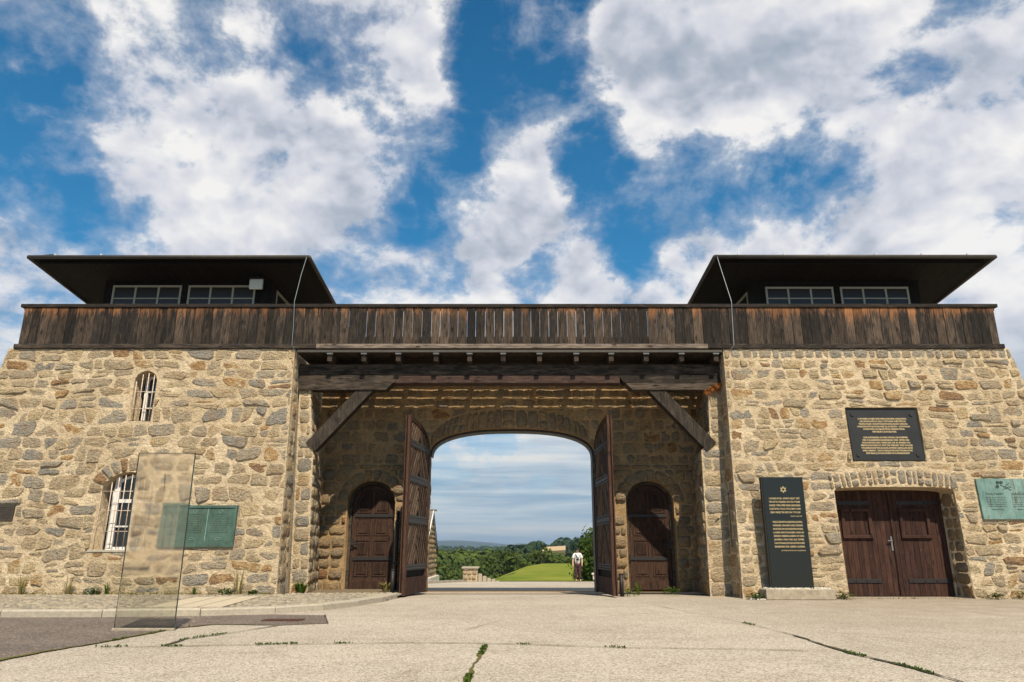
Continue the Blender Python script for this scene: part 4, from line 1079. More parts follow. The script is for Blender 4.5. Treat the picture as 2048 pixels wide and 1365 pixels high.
for s in (-1, 1):
    a = Vector((s * 4.26, 15.43, 2.99)); b_ = Vector((s * 3.17, 15.43, 4.22))
    if s > 0: a.x -= .04; b_.x -= .06
    t = (b_ - a).normalized(); nn = Vector((-t.z, 0, t.x)); w = .135; e = .05
    q = [a - nn * w - t * e, a + nn * w + t * .02, b_ + nn * w, b_ - nn * w]
    q2 = [(v.x, v.z) for v in (a - nn * w, a + nn * w, b_ + nn * w + t * .12, b_ - nn * w + t * .12)]
    q2 = clip(q2, 0, 1, 4.212)
    if area(q2) < 0: q2 = q2[::-1]
    br = thing('diagonal_brace', 'heavy dark diagonal timber brace under the %s end of the beam' % ('left' if s < 0 else 'right'), 'timber brace', (a.x, 15.4, a.z))
    MB().prism(q2, lambda u, v, n: Vector((u, -n, v)), -15.56, -15.32).build('timber', 'brace_wood', br)

# ------------------------------------------------------------------ parapet
pp_ = thing('timber_parapet', 'long weathered board parapet running across both towers and the gateway', 'parapet', (0, 15, 5.05))
MB().box(-10.70, 10.58, 14.96, 15.10, 5.98, 6.055, .006).build('top_rail', 'rail_wood', pp_)
MB().box(-10.66, 10.54, 15.035, 15.08, 5.925, 5.978).build('inner_rail', 'rail_wood', pp_)
for xa_, xb_, mt_ in ((-10.68, -4.2, 'rail_wood'), (-4.195, 4.2, 'sill_wood'), (4.205, 10.56, 'rail_wood')): MB().box(xa_, xb_, 14.95, 15.09, 5.045, 5.145, .008).build('sill_rail', mt_, pp_)
x = -10.62; 
while x < 10.48:
    w = U(.185, .208)
    if x + w > 10.5: w = 10.5 - x
    gp = .007
    MB().box(x, x + w - gp * U(.5, 1.3), 14.99 + U(-.004, .006), 15.02, 5.147, 5.977, .004).build('board', 'parapet_wood', pp_)
    x += w
for xx in (-10.62, 10.47):
    y = 15.04
    while y < 20.8:
        MB().box(xx, xx + .025, y, y + .19, 5.06, 5.977).build('board', 'parapet_wood', pp_); y += .195
    MB().box(xx - .05, xx + .08, 15.1, 20.9, 5.98, 6.05).build('side_rail', 'rail_wood', pp_)
rp = thing('rear_parapet', 'rear board parapet glimpsed through the gaps of the front parapet', 'parapet', (0, 17.55, 5.05))
MB().box(-4.6, 4.5, 17.50, 17.53, 5.02, 5.98).build('board_panel', 'dark_wood', rp)
MB().box(-4.62, 4.52, 17.46, 17.58, 5.985, 6.045).build('top_rail', 'rail_wood', rp)

# ------------------------------------------------------------------ watch cabins
def cabin(s):
    lab = 'dark hipped-roof guard cabin with white-framed windows on top of the %s tower' % ('left' if s < 0 else 'right')
    c = thing('guard_cabin', lab, 'cabin', (s * 8.0, 18.5, 5.05))
    xa, xb = sorted((s * 10.15, s * 5.98)); ya, yb = 17.0, 20.2; z0, z1 = 5.05, 7.55
    wins = ((-9.94, -8.23), (-8.06, -6.39)) if s < 0 else ((6.31, 8.0), (8.17, 9.87))
    zt_ = 7.24 if s < 0 else 7.20; zb_ = 6.30
    fr = frame((0, ya, 0), (1, 0, 0), (0, 0, 1))
    # front wall pieces round the windows
    def cap(mb):
        for v in mb.v: v.z = min(v.z, 7.49 - .10 * (v.y - 15.8))
        return mb
    def tl(mb):
        for v in mb.v: v.z -= .10 * (v.y - 15.8)
        return mb
    segs = [xa] + [v for w in wins for v in w] + [xb]
    for i in range(0, len(segs), 2):
        x = segs[i]
        while x < segs[i + 1] - .01:
            w = min(.17, segs[i + 1] - x); cap(MB().box(x, x + w - .003, ya, ya + .03, z0, z1)).build('wall_board', 'dark_wood', c); x += w
    for w in wins:
        cap(MB().box(w[0], w[1] - .002, ya, ya + .03, zt_, z1)).build('lintel', 'dark_wood', c); MB().box(w[0], w[1] - .002, ya, ya + .03, z0, zb_).build('apron', 'dark_wood', c)
        f = MB(); t = .045
        f.box(w[0], w[1], ya - .02, ya + .04, zt_ - t, zt_); f.box(w[0], w[1], ya - .02, ya + .04, zb_, zb_ + t)
        f.box(w[0], w[0] + t, ya - .019, ya + .039, zb_ + t, zt_ - t); f.box(w[1] - t, w[1], ya - .019, ya + .039, zb_ + t, zt_ - t)
        win = f.build('window', 'grey_paint', c)
        g = MB()
        for k in (1, 2):
            xm = w[0] + (w[1] - w[0]) * k / 3; g.box(xm - .022, xm + .022, ya - .015, ya + .03, zb_ + t, zt_ - t)
        zm = 6.90
        for zz_ in (zm, zm - .31): g.box(w[0] + t, w[1] - t, ya - .012, ya + .026, zz_ - .013, zz_ + .013)
        g.build('glazing_bars', 'grey_paint', win)
        for k in range(3):
            xa_ = w[0] + (w[1] - w[0]) * k / 3; MB().box(xa_ + .02, xa_ + (w[1] - w[0]) / 3 - .02, ya + .008, ya + .014, zb_ + .03, zt_ - .03).build('pane', 'cabin_glass', win)
    # inner side wall with a window, outer wall, back wall
    xi = xb if s < 0 else xa; xo = xa if s < 0 else xb
    d = .03 * (-1 if s < 0 else 1)
    def yz(x0, x1, y0, y1, a, b_): return MB().box(min(x0, x1), max(x0, x1), y0, y1, a, b_)
    for (y0, y1, a, b_) in ((ya + .031, ya + .35, z0, z1), (ya + .35, yb - .4, z0, zb_), (ya + .35, yb - .4, zt_, z1), (yb - .4, yb, z0, z1)): cap(yz(xi, xi + d, y0, y1, a, b_)).build('side_wall', 'dark_wood', c)
    f = MB()
    f.add(*[( yz(xi - d * .6, xi + d, ya + .35, yb - .4, zt_ - .045, zt_).v), yz(xi, xi + d, 0, 1, 0, 1).f])
    for yv in (ya + .35, ya + .35 + .8, ya + .35 + 1.6, yb - .44):
        q = yz(xi - d * .6, xi + d, yv, yv + .045, zb_, zt_ - .046); f.add(q.v, q.f)
    f.build('side_window_frame', 'grey_paint', c)
    yz(xi + d * .3, xi + d * .6, ya + .36, yb - .42, zb_, zt_ - .05).build('side_pane', 'pane_glass', c)
    cap(yz(xo, xo - d, ya + .031, yb, z0, z1)).build('outer_wall', 'dark_wood', c)
    cap(MB().box(xa, xb, yb + .001, yb + .03, z0, z1)).build('back_wall', 'dark_wood', c)
    MB().box(xa + .1, xb - .1, ya + .1, yb - .1, 5.06, 5.10).build('floor', 'dark_wood', c)
    # roof
    ex0, ex1 = sorted((s * 11.30, s * 4.78)); ey0, ey1 = 15.80, 21.4; ez = 7.48 if s < 0 else 7.49
    my = (ey0 + ey1) / 2; r0, r1 = ex0 + 2.6, ex1 - 2.6; rz = ez + .85
    rv = [(ex0, ey0, ez + .05), (ex1, ey0, ez + .05), (ex1, ey1, ez + .05), (ex0, ey1, ez + .05), (r0, my, rz), (r1, my, rz)]
    tl(MB().add(rv, [(0, 1, 5, 4), (1, 2, 5), (2, 3, 4, 5), (3, 0, 4), (3, 2, 1, 0)])).build('roof', 'roof_felt', c)
    # soffit boards running back from the eave
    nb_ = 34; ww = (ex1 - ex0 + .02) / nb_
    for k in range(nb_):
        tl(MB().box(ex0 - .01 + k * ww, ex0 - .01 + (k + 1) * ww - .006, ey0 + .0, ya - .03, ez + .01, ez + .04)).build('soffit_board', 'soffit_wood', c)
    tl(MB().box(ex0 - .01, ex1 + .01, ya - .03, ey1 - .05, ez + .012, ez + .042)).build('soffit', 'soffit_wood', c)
    # fascia and gutters
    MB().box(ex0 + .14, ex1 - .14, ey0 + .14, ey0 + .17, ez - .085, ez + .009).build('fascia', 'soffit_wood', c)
    gt = MB()
    for p0, p1 in (((ex0 - .03, ey0 - .03, ez + .01), (ex1 + .03, ey0 - .03, ez + .01)), ((ex1 + .03, ey0 - .03, ez + .01), (ex1 + .03, ey1, ez + .01)), ((ex0 - .03, ey0 - .03, ez + .01), (ex0 - .03, ey1, ez + .01))): gt.tube([p0, p1], .045, 8)
    tl(gt); gt.build('gutter', 'gutter_metal', c, True)
    for k in range(6):
        xx = ex0 + .55 + k * 1.08; MB().box(xx - .02, xx + .02, ey0 + .02, ey0 + .06, ez + .05, ez + .12).build('snow_hook', 'zinc', c)
    if s < 0: MB().add([(ex0 - .02, ey0, ez + .055), (ex0 + .45, ey0 + .1, ez + .14), (ex0 + .35, ey0 + .5, ez + .14)], [(0, 1, 2)]).build('hip_flashing', 'copper_green', c)
    return c
cabin(-1); cabin(1)
fl = thing('flood_lamp', 'square white lamp hanging under the eave of the left guard cabin', 'lamp', (-6.27, 16.7, 7.1))
MB().box(-6.43, -6.12, 16.66, 16.74, 7.035, 7.29, .02).build('housing', 'lamp_plastic', fl); MB().box(-6.44, -6.11, 16.64, 16.80, 7.295, 7.325).build('cover', 'iron', fl); MB().tube([(-6.27, 16.72, 7.32), (-6.27, 16.72, 7.41)], .02, 6).build('bracket', 'iron', fl)

# lightning conductor wires
tag(MB().tube([(-4.80, 15.75, 7.50), (-4.79, 15.4, 6.9), (-4.74, 14.93, 6.1), (-4.71, 14.92, 5.55), (-4.70, 14.90, 5.1), (-4.62, 15.0, 4.95), (-4.61, 15.27, 4.3), (-4.56, 15.29, 3.2), (-4.53, 15.30, 2), (-4.50, 15.30, .1)], .0055, 5).build('conductor_wire', 'wire'), 'thin grey lightning wire running down beside the left pilaster', 'wire')
tag(MB().tube([(4.80, 15.75, 7.50), (4.79, 15.4, 6.9), (4.78, 14.93, 6.1), (4.76, 14.92, 5.55), (4.74, 14.9, 5.1), (4.60, 15.0, 4.9), (4.52, 15.25, 4.2), (4.50, 15.28, 3.9)], .0055, 5).build('conductor_wire', 'wire'), 'thin grey lightning wire running down from the right cabin roof to right pilaster', 'wire')
# bollards and downpipe
for x, y, h, lab in ((2.20, 15.35, .42, 'short black iron bollard beside the right gate leaf'), (-2.42, 15.45, .50, 'short black iron bollard beside the left gate leaf')):
    b_ = MB().tube([(x, y, 0), (x, y, h)], .042, 12); b_.tube([(x, y, h), (x, y, h + .02)], .047, 12); tag(b_.build('bollard', 'iron', None, True), lab, 'bollard')
dp = thing('iron_post', 'tall black iron hinge post on the right side of the left small door', 'post', (-2.58, 16.7, 0))
MB().tube([(-2.56, 16.72, 0), (-2.56, 16.72, 1.75)], .035, 10).build('pipe', 'iron', dp, True)
for z in (.6, 1.45): MB().box(-2.61, -2.51, 16.68, 16.86, z, z + .035).build('clamp', 'iron', dp)
lv = thing('iron_stay', 'thin iron stay bar hanging on the shaded return beside the right tower', 'iron bar', (4.44, 15.1, 1.5))
MB().tube([(4.40, 15.02, 2.02), (4.38, 15.0, .95)], .012, 6).build('bar', 'iron', lv); MB().tube([(4.28, 15.0, 1.92), (4.44, 14.98, 2.06)], .012, 6).build('hook', 'iron', lv)

# ------------------------------------------------------------------ lettering
def text_part(s, size, x, z, y, mat, parent, name='inscription', align='CENTER', bold=0.0, ext=0.002, stretch=None, tilt=0.0):
    cu = bpy.data.curves.new('t', 'FONT'); cu.body = s; cu.size = size; cu.align_x = align; cu.extrude = ext; cu.offset = bold; cu.resolution_u = 2
    o = bpy.data.objects.new('t', cu); col.objects.link(o)
    bpy.context.view_layer.update(); dg = bpy.context.evaluated_depsgraph_get(); me = bpy.data.meshes.new_from_object(o.evaluated_get(dg))
    w = max([abs(v.co.x) for v in me.vertices] + [1e-3]) * 2
    k = 1.0 if stretch is None else stretch / w
    bpy.data.objects.remove(o); me.materials.clear(); me.materials.append(MATS[mat])
    c_, s_ = math.cos(tilt), math.sin(tilt)
    for v in me.vertices: a, b2, d = v.co.x * k, v.co.y, v.co.z; v.co = (a, b2 * s_ - d * c_, b2 * c_ + d * s_)
    q = bpy.data.objects.new(name, me); col.objects.link(q); q.parent = parent; q.location = Vector((x, y, z)) - world_loc(parent); return q
BT = math.atan((YT - YB) / ZT)
# black plaque in the right tower
bp = thing('memorial_plaque', 'large black plaque with gold lettering above the garage door', 'plaque', (7.7, 14.95, 2.66))
frK = lambda u, v, n: frT(u, v, n - .03)
MB().prism(rect(6.975, 8.43, 2.66, 3.735), frK, -.02, .0).build('plate', 'plaque_black', bp)
mb = MB()
for xx in (7.09, 8.31):
    for zz_ in (2.77, 3.62): mb.tube([frK(xx, zz_, 0), frK(xx, zz_, .02)], .038, 12)
mb.build('rosette', 'iron', bp)
lines = [("U SPOMEN SVOJIM SINOVIMA BORCIMA NARODNO-", 1.02), ("OSLOBODILAČKOG RATA I ŽRTVAMA FAŠISTIČKOG", .96), ("TERORA PALIM U NACISTIČKOM KONCLOGORU NARODA", 1.02), ("I NARODNOSTI JUGOSLAVIJE ZA SLOBODU - ZAHVALNA", 1.10), ("DOMOVINA SOCIJALISTIČKA FEDERATIVNA", .86), ("REPUBLIKA JUGOSLAVIJA", .50), None,
         ("ZUM ANDENKEN AN IHRE SÖHNE, DIE KÄMPFER", .92), ("DES VOLKSBEFREIUNGSKRIEGES UND OPFER DES", .96), ("FASCHISTISCHEN TERRORS DIE IN EINEM UN-", 1.0), ("MENSCHLICHEN KZ FÜR DIE FREIHEIT DES VOLKES", 1.06), ("VÖLKERSCHAFTEN JUGOSLAWIENS GEFALLEN SIND", 1.06), ("IHRE HEIMAT, DIE SOZIALISTISCHE FÖDERATIVE", 1.02), ("REPUBLIK JUGOSLAWIEN IN DANKBARKEIT", .90)]
zz_ = 3.51
for L in lines:
    if L:
        P3 = frK(7.70, zz_, .002); text_part(L[0], .046, P3.x, P3.z, P3.y, 'gold', bp, stretch=L[1], bold=.0012, tilt=BT)
    zz_ -= .0545 if L else .066
# stele
stl = thing('memorial_stele', 'tall black stone stele with star and gold inscription standing in trough', 'stele', (5.32, 14.5, .2))
YS = 14.42
MB().box(4.905, 5.70, YS, YS + .10, .16, 2.27, .004).build('slab', 'stele_granite', stl)
MB().box(4.880, 4.904, YS + .012, YS + .105, .16, 2.262, .003).build('rough_edge', 'stele_side', stl)
sm_ = MB(); rs = .066
frS = frame((5.30, YS - .001, 2.03), (1, 0, 0), (0, 0, 1))
for k in (0, 1):
    tri = [(rs * math.cos(rad(90 + 120 * i + 180 * k)), rs * math.sin(rad(90 + 120 * i + 180 * k))) for i in range(3)]
    for i in range(3):
        a, b_ = tri[i], tri[(i + 1) % 3]; dx, dy = b_[0] - a[0], b_[1] - a[1]; L = math.hypot(dx, dy); nx_, ny_ = -dy / L * .009, dx / L * .009
        sm_.prism([a, b_, (b_[0] + nx_, b_[1] + ny_), (a[0] + nx_, a[1] + ny_)], frS, .0, .002 + .0006 * k + .0002 * i)
sm_.build('star', 'gold', stl)
heb = [("לזכר רבבות היהודים - גברים נשים וטף", .60), ("שנספו ונרצחו במחנות הריכוז של", .60), ("מאוטהאוזן בשנים 8391-5491 קדושים", .60), ("תהא נפשם צרורה בצרור החיים לנצח", .60), ("יום נכפר את דמם של קדושי השם", .58), ("ארגון יוצאי", .22)]
zz_ = 1.845
for i, (s, w) in enumerate(heb):
    sz = .050 if i < 5 else .030
    text_part(s[::-1], sz, 5.30 + (.20 if i == 5 else 0), zz_, YS - .002, 'gold', stl, stretch=w, bold=.0012 if i < 5 else .0004); zz_ -= .066
ger = [("VIELE ZEHNTAUSENDE JUDEN,", .58), ("MÄNNER, FRAUEN UND KINDER", .58), ("MUSSTEN IM KONZENTRATIONS-", .58), ("LAGER MAUTHAUSEN UND IN", .58), ("SEINEN NEBENLAGERN IN DEN", .58), ("JAHREN 1938-1945 ALS OPFER", .58), ("NATIONALSOZIALISTISCHER", .58), ("BARBAREI IHR LEBEN LASSEN.", .58), ("DIE ISRAELITISCHE KULTUSGEMEINDE", .46)]
zz_ = 1.40
for i, (s, w) in enumerate(ger):
    text_part(s, .046 if i < 8 else .028, 5.32 if i < 8 else 5.38, zz_, YS - .002, 'gold', stl, stretch=w, bold=.0008 if i < 8 else .0002); zz_ -= .0655
# trough with white pebbles
tr_ = thing('planter_trough', 'low weathered concrete trough filled with white pebbles under black stele', 'planter', (5.4, 14.5, 0))
a, b_ = 4.74, 6.03; y0, y1 = 14.28, 14.68
mb = MB().box(a, b_, y0, y0 + .07, 0, .19, .012); mb.box(a, a + .07, y0 + .07, y1, 0, .189, .012); mb.box(b_ - .07, b_, y0 + .07, y1, 0, .189, .012); mb.box(a + .07, b_ - .07, y0 + .071, y1, .0, .15)
mb.build('basin', 'trough_concrete', tr_)
pb = MB()
def pebble(mb, c, r):
    vs = []; 
    for k in range(2):
        for i in range(5): a_ = 2 * math.pi * i / 5 + k * .6; rr = r * U(.75, 1.1) * (1 if k == 0 else .7); vs.append((c[0] + rr * math.cos(a_), c[1] + rr * math.sin(a_), c[2] + (-.2 + .8 * k) * r * U(.7, 1)))
    mb.add(vs, [(i, (i + 1) % 5, 5 + (i + 1) % 5, 5 + i) for i in range(5)] + [(5, 6, 7, 8, 9)])
for k in range(900): pebble(pb, (U(a + .05, b_ - .05), U(y0 + .05, y1 - .01), .17 + .035 * (1 - abs(R() - R()))), U(.012, .024))
for k in range(60): pebble(pb, (U(4.45, 4.74), U(14.25, 14.6), .012), U(.012, .022))
tag(pb.build('white_pebbles', 'pebble_white', tr_), kind='stuff')

# bronze plaques
def relief_rows(mb, fr, u0, u1, v, h, n_, depth=.004):
    x = u0
    while x < u1:
        w = U(.02, .05); x1 = min(u1, x + w)
        y = v
        xx = x
        while xx < x1 - .004:
            ww = U(.004, .009); mb.prism(rect(xx, xx + ww, y + U(0, h * .3), y + h * U(.75, 1)), fr, .001, depth); xx += ww + .004
        x = x1 + .010
bl = thing('bronze_plaque', 'green bronze plaque with two text columns, partly behind the glass panel', 'plaque', (-6.03, 14.8, 1.35))
frN = lambda u, v, n: frT(u, v, n + .035)
MB().prism(rect(-6.60, -5.45, .95, 1.75), frN, -.04, .0).build('plate', 'bronze_dark', bl)
mb = MB(); mb.prism(rect(-6.60, -5.45, 1.70, 1.75), frN, .0005, .018); mb.prism(rect(-6.60, -5.45, .95, 1.05), frN, .0005, .012); mb.prism(rect(-5.50, -5.45, 1.052, 1.698), frN, .0005, .018); mb.prism(rect(-6.60, -6.55, 1.052, 1.698), frN, .0005, .018)
mb.build('border', 'bronze_dark', bl)
md, ml = MB(), MB()
for c0, c1 in ((-6.50, -6.07), (-5.98, -5.56)):
    for k in range(9):
        v = 1.56 - k * .043; ind = U(0, .06)
        relief_rows(md, frN, c0 + ind, c1 - ind, v, .022, 8)
    cx_ = (c0 + c1) / 2
    ml.tube([frN(cx_ + .035 * math.cos(i * .63), 1.635 + .028 * math.sin(i * .63), .004) for i in range(11)], .004, 5)
    ml.tube([frN(cx_ + .05 * math.cos(i * .63), 1.105 + .022 * math.sin(i * .63), .004) for i in range(11)], .004, 5)
ml.tube([frN(-6.025, 1.68, .004), frN(-6.025, 1.06, .004)], .008, 5)
tag(md.build('inscription', 'bronze_relief_mid', bl), kind='stuff'); ml.build('relief', 'bronze_relief_light', bl)
bq = thing('bronze_plaque', 'pale green bronze plaque with flower emblem on the right tower, cut by the frame', 'plaque', (9.9, 14.85, 1.9))
MB().prism(rect(9.33, 10.85, 1.48, 2.275), frN, -.04, .0).build('plate', 'bronze_light', bq)
mb = MB(); mb.prism(rect(9.33, 9.365, 1.48, 2.275), frN, .0005, .014); mb.prism(rect(9.366, 10.85, 1.48, 1.505), frN, .0005, .014); mb.prism(rect(10.815, 10.85, 1.506, 2.275), frN, .0005, .014); mb.build('border', 'bronze_light', bq)
md = MB()
for c0, c1, k0 in ((9.47, 9.86, 0), (9.97, 10.7, 3)):
    for k in range(6): relief_rows(md, frN, c0, c1, 1.90 - k * .036, .016, 8, .0035)
    relief_rows(md, frN, c0 + .07, c1 - .09, 1.66, .02, 8)
for k, (cx_, cz) in enumerate(((9.76, 2.20), (9.83, 2.20), (9.74, 2.12))): md.tube([frN(cx_ + .03 * math.cos(i * .63), cz + .028 * math.sin(i * .63), .004) for i in range(11)], .006, 5); md.tube([frN(cx_ + .014 * math.cos(i * .63), cz + .013 * math.sin(i * .63), .004) for i in range(11)], .005, 5)
for q in (((9.80, 2.15), (9.93, 2.10), (10.0, 2.04)), ((9.86, 2.10), (9.94, 2.16), (9.99, 2.19)), ((9.84, 2.06), (9.92, 2.10)), ((9.90, 2.07), (9.97, 2.12), (10.01, 2.10))): md.tube([frN(a, b2, .004) for a, b2 in q], .006, 5)
tag(md.build('inscription', 'bronze_relief_mid', bq), kind='stuff')
for s, x_, w in (("WALLFAHRT", 9.66, .36), ("JUNG GERECHT", 10.25, .52)):
    P3 = frN(x_, 1.955, .002); text_part(s, .062, P3.x, P3.z, P3.y, 'bronze_relief_mid', bq, stretch=w, tilt=BT)
of = thing('iron_plaque', 'small dark metal plaque at the far left edge of the wall', 'plaque', (-10.3, 14.8, 1.6))
MB().prism(rect(-10.9, -9.89, 1.46, 1.76), frN, -.03, .0).build('plate', 'old_plaque', of)
mb = MB()
for k in range(6): relief_rows(mb, frN, -10.85, -9.94, 1.70 - k * .04, .02, 8)
tag(mb.build('inscription', 'iron_worn', of), kind='stuff')

# ------------------------------------------------------------------ glass information panel
gp = thing('glass_panel', 'free-standing frosted glass information panel in front of the left tower', 'glass panel', (-4.22, 8.9, 0))
GY = 8.9; gx0, gx1 = -4.56, -3.88
MB().box(gx0, gx1, GY, GY + .014, .02, .58).build('clear_glass', 'panel_glass_clear', gp)
MB().add([(gx0, GY + .007, .582), (gx1, GY + .007, .582), (gx1, GY + .007, 2.02), (gx0, GY + .007, 2.02)], [(0, 1, 2, 3)]).build('frosted_glass', 'panel_glass_frosted', gp)
for x0, x1, z0, z1 in ((gx0 - .006, gx0 - .001, .0, 2.025), (gx1 + .001, gx1 + .008, .0, 2.025), (gx0 - .006, gx1 + .008, 2.0255, 2.031)): MB().box(x0, x1, GY - .002, GY + .016, z0, z1).build('edge', 'glass_edge', gp)
MB().box(gx0 - .02, gx1 + .01, GY - .015, GY + .03, 0, .03, .004).build('foot_rail', 'trough_concrete', gp)
pr = MB()
frg = lambda u, v, n: Vector((u, GY - .0015 - n, v))
for c0 in (-4.17, -4.09, -4.01):
    z = 1.30
    while z > .86:
        pr.prism(rect(c0 - .03, c0 - .03 + U(.045, .066), z, z + .0022), frg, 0, .0005); z -= .0125
pr.build('print_lines', 'panel_print', gp)
pm = MB()
for q in ((-4.215, 1.78, -4.20, 1.60), (-4.207, 1.78, -4.195, 1.64), (-4.205, 1.57, -4.19, 1.62)): pm.prism([(q[0], q[1]), (q[2], q[3]), (q[2] + .004, q[3]), (q[0] + .004, q[1])][::-1], frg, 0, .0006)
for k in range(5): pm.prism(rect(-4.24, -4.15, 1.58 + k * .045, 1.5815 + k * .045), frg, 0, .0006)
pm.build('print_map', 'panel_map', gp)

# ------------------------------------------------------------------ plants at the wall foot and in cracks
def blades(mb, c, n_, h, sp, w=.012, lean=.6):
    for k in range(n_):
        a = U(0, 6.283); r = sp * math.sqrt(R()); b0 = Vector((c[0] + r * .4 * math.cos(a), c[1] + r * .4 * math.sin(a), c[2])); hh = h * U(.5, 1)
        d = Vector((math.cos(a), math.sin(a), 0)) * sp * lean * U(.4, 1); s = Vector((-math.sin(a + U(-1, 1)), math.cos(a), 0)).normalized() * w * U(.6, 1.2)
        m_ = b0 + d * .4 + Vector((0, 0, hh * .65)); t = b0 + d + Vector((0, 0, hh)); tn = R()
        mb.add([b0 - s * .5, b0 + s * .5, m_ + s * .8, m_ - s * .8, t], [(0, 1, 2, 3), (3, 2, 4)], tn)
def leafy(mb, c, n_, h, sp, lw=.03):
    for k in range(n_):
        a = U(0, 6.283); r = sp * math.sqrt(R()); z = h * R() ** .8 * (1 - .5 * r / sp); p = Vector((c[0] + r * math.cos(a), c[1] + r * math.sin(a), c[2] + z + .01))
        u = Vector((math.cos(a), math.sin(a), U(-.3, .8))).normalized() * lw * U(.7, 1.5); v = u.cross(Vector((U(-.5, .5), U(-.5, .5), 1))).normalized() * lw * .4
        mb.add([p, p + u * .5 + v, p + u, p + u * .5 - v], [(0, 1, 2, 3)], R())
PL = [  # name, x, y, kind, size, material, label
 (-9.35, 14.55, 'b', .42, 'weed_dry', 'tall wispy pale weed near the left frame edge at the tower foot'),
 (-8.45, 14.58, 'b', .40, 'weed_dry', 'tall thin dry weed between the left window and the wispy weed'),
 (-7.72, 14.6, 'b', .30, 'weed', 'slender green weed under the left barred window'),
 (-7.95, 14.50, 'l', .13, 'weed_dark', 'low dark leafy weed under the left barred window'),
 (-6.05, 14.58, 'b', .17, 'weed', 'small bright weed seen through the glass panel'),
 (-5.42, 14.52, 'l', .13, 'weed_dark', 'low spreading weed under the green bronze plaque'),
 (-5.22, 14.6, 'b', .55, 'weed_dry', 'tall thin dry stalks right of the green bronze plaque'),
 (-4.92, 14.55, 'l', .07, 'weed_dark', 'low flat weed left of the left pilaster'),
 (-4.17, 15.1, 'f', .25, 'weed', 'bright green fern tuft at the foot of left pilaster'),
 (-2.62, 15.9, 'f', .20, 'weed_dry', 'yellowish grass tuft beside the left small door'),
 (2.32, 15.5, 'l', .22, 'weed', 'leafy weed at the foot of the right bollard'),
 (2.62, 15.9, 'b', .32, 'weed', 'taller green weed at the left edge of right small door'),
 (3.42, 16.4, 'l', .15, 'weed', 'small green weed on the threshold of right small door'),
 (4.58, 14.45, 'l', .14, 'weed_dark', 'small dark weed left of the pebble trough'),
 (6.25, 14.45, 'l', .17, 'weed_dark', 'reddish green weed between trough and garage door'),
 (9.15, 14.5, 'l', .12, 'weed_dark', 'small weed right of the garage door'),
 (9.75, 14.45, 'l', .20, 'weed_dark', 'dark bushy weed at the right frame edge'),
]
for x, y, k, h, mt, lab in PL:
    mb = MB(); z = .08 if (x < -2.3) else .0
    if k == 'b': blades(mb, (x, y, z), 16, h, h * .30, .010, .7); leafy(mb, (x, y, z), 14, h * .5, h * .25, .03)
    elif k == 'f': blades(mb, (x, y, z), 70, h, h * .75, .018, .9)
    else: leafy(mb, (x, y, z), 110, h, h * 1.0, .045); blades(mb, (x, y, z), 12, h, h * .8, .01)
    tag(mb.build('weed', mt, None, False, True), lab, 'weed')
mb = MB()
for x, y in [(U(-4.05, 0), 0) for _ in range(50)]:
    pass
def along(pts, t):
    L = [math.hypot(pts[i + 1][0] - pts[i][0], pts[i + 1][1] - pts[i][1]) for i in range(len(pts) - 1)]; d = t * sum(L)
    for i, l in enumerate(L):
        if d <= l: k = d / l; return (pts[i][0] + (pts[i + 1][0] - pts[i][0]) * k, pts[i][1] + (pts[i + 1][1] - pts[i][1]) * k)
        d -= l
    return pts[-1]
for pts, cnt, t0, t1 in ((C1, 25, 0, .05), (C1, 30, .09, .12), (C1, 70, .22, .28), (C1, 20, .33, .36), (C1, 16, .60, .62), (C1, 24, .73, .76), (C2, 90, .04, .12), (C2, 40, .16, .2), (C2, 100, .50, .62), (C4, 70, .2, .55), (C3, 25, .36, .40), (C3, 50, .66, .70), (C3, 70, .74, .80), (dark[8:16], 40, .18, .3), (dark[8:16], 20, .36, .4)):
    for k in range(cnt):
        p = along(pts, U(t0, t1)); blades(mb, (p[0] + U(-.02, .02), p[1] + U(-.02, .02), .006), 3, U(.008, .03), .025, .006)
tag(mb.build('crack_grass', 'weed', None, False, True), 'short grass growing in the cracks of the paving', None, None, 'stuff')
mb = MB()
for k in range(420): x = U(-11, -4.6); blades(mb, (x, 14.62 + U(-.05, .04), .075), 3, U(.02, .07), .03, .008)
for k in range(120): x = U(4.5, 11.4); blades(mb, (x, 14.66 + U(-.03, .03), .0), 3, U(.01, .04), .03, .008)
for k in range(160):
    q = K2[int(U(0, len(K2) - 1))]; blades(mb, (q.x + U(-.4, .4), q.y + .2 + U(-.03, .03), .08), 2, U(.01, .03), .02, .006)
tag(mb.build('wall_foot_grass', 'weed_dry', None, False, True), 'sparse dry grass along the foot of the walls', None, None, 'stuff')
mb = MB()
for k in range(420):
    c_ = random.choice([(4.34, 15.28, 4.25, .12), (4.20, 15.28, 4.18, .10), (4.44, 15.22, 4.30, .11)]); a = U(0, 6.28); d = Vector((math.cos(a), U(-.8, .2), math.sin(a) - .15)).normalized() * c_[3] * U(.4, 1.1)
    b0 = Vector(c_[:3]); s = Vector((U(-1, 1), U(-1, 1), U(-1, 1))) * .006; mb.add([b0 + d * .2 - s, b0 + d * .2 + s, b0 + d * .7 + s + Vector((0, 0, -.01)), b0 + d + Vector((0, 0, -.03))], [(0, 1, 2, 3)])
tag(mb.build('withered_plant', 'dry_plant'), 'rust-coloured withered plant on top of the right pilaster', 'plant')

# ------------------------------------------------------------------ beyond the gate
def at(px, py, D):
    a = math.atan((682.5 - py) / F_PX) + TILT; Z = D * math.tan(a); w = D * math.cos(TILT) + Z * math.sin(TILT); return Vector(((px - 1024) / F_PX * w, D, Z + EYE))
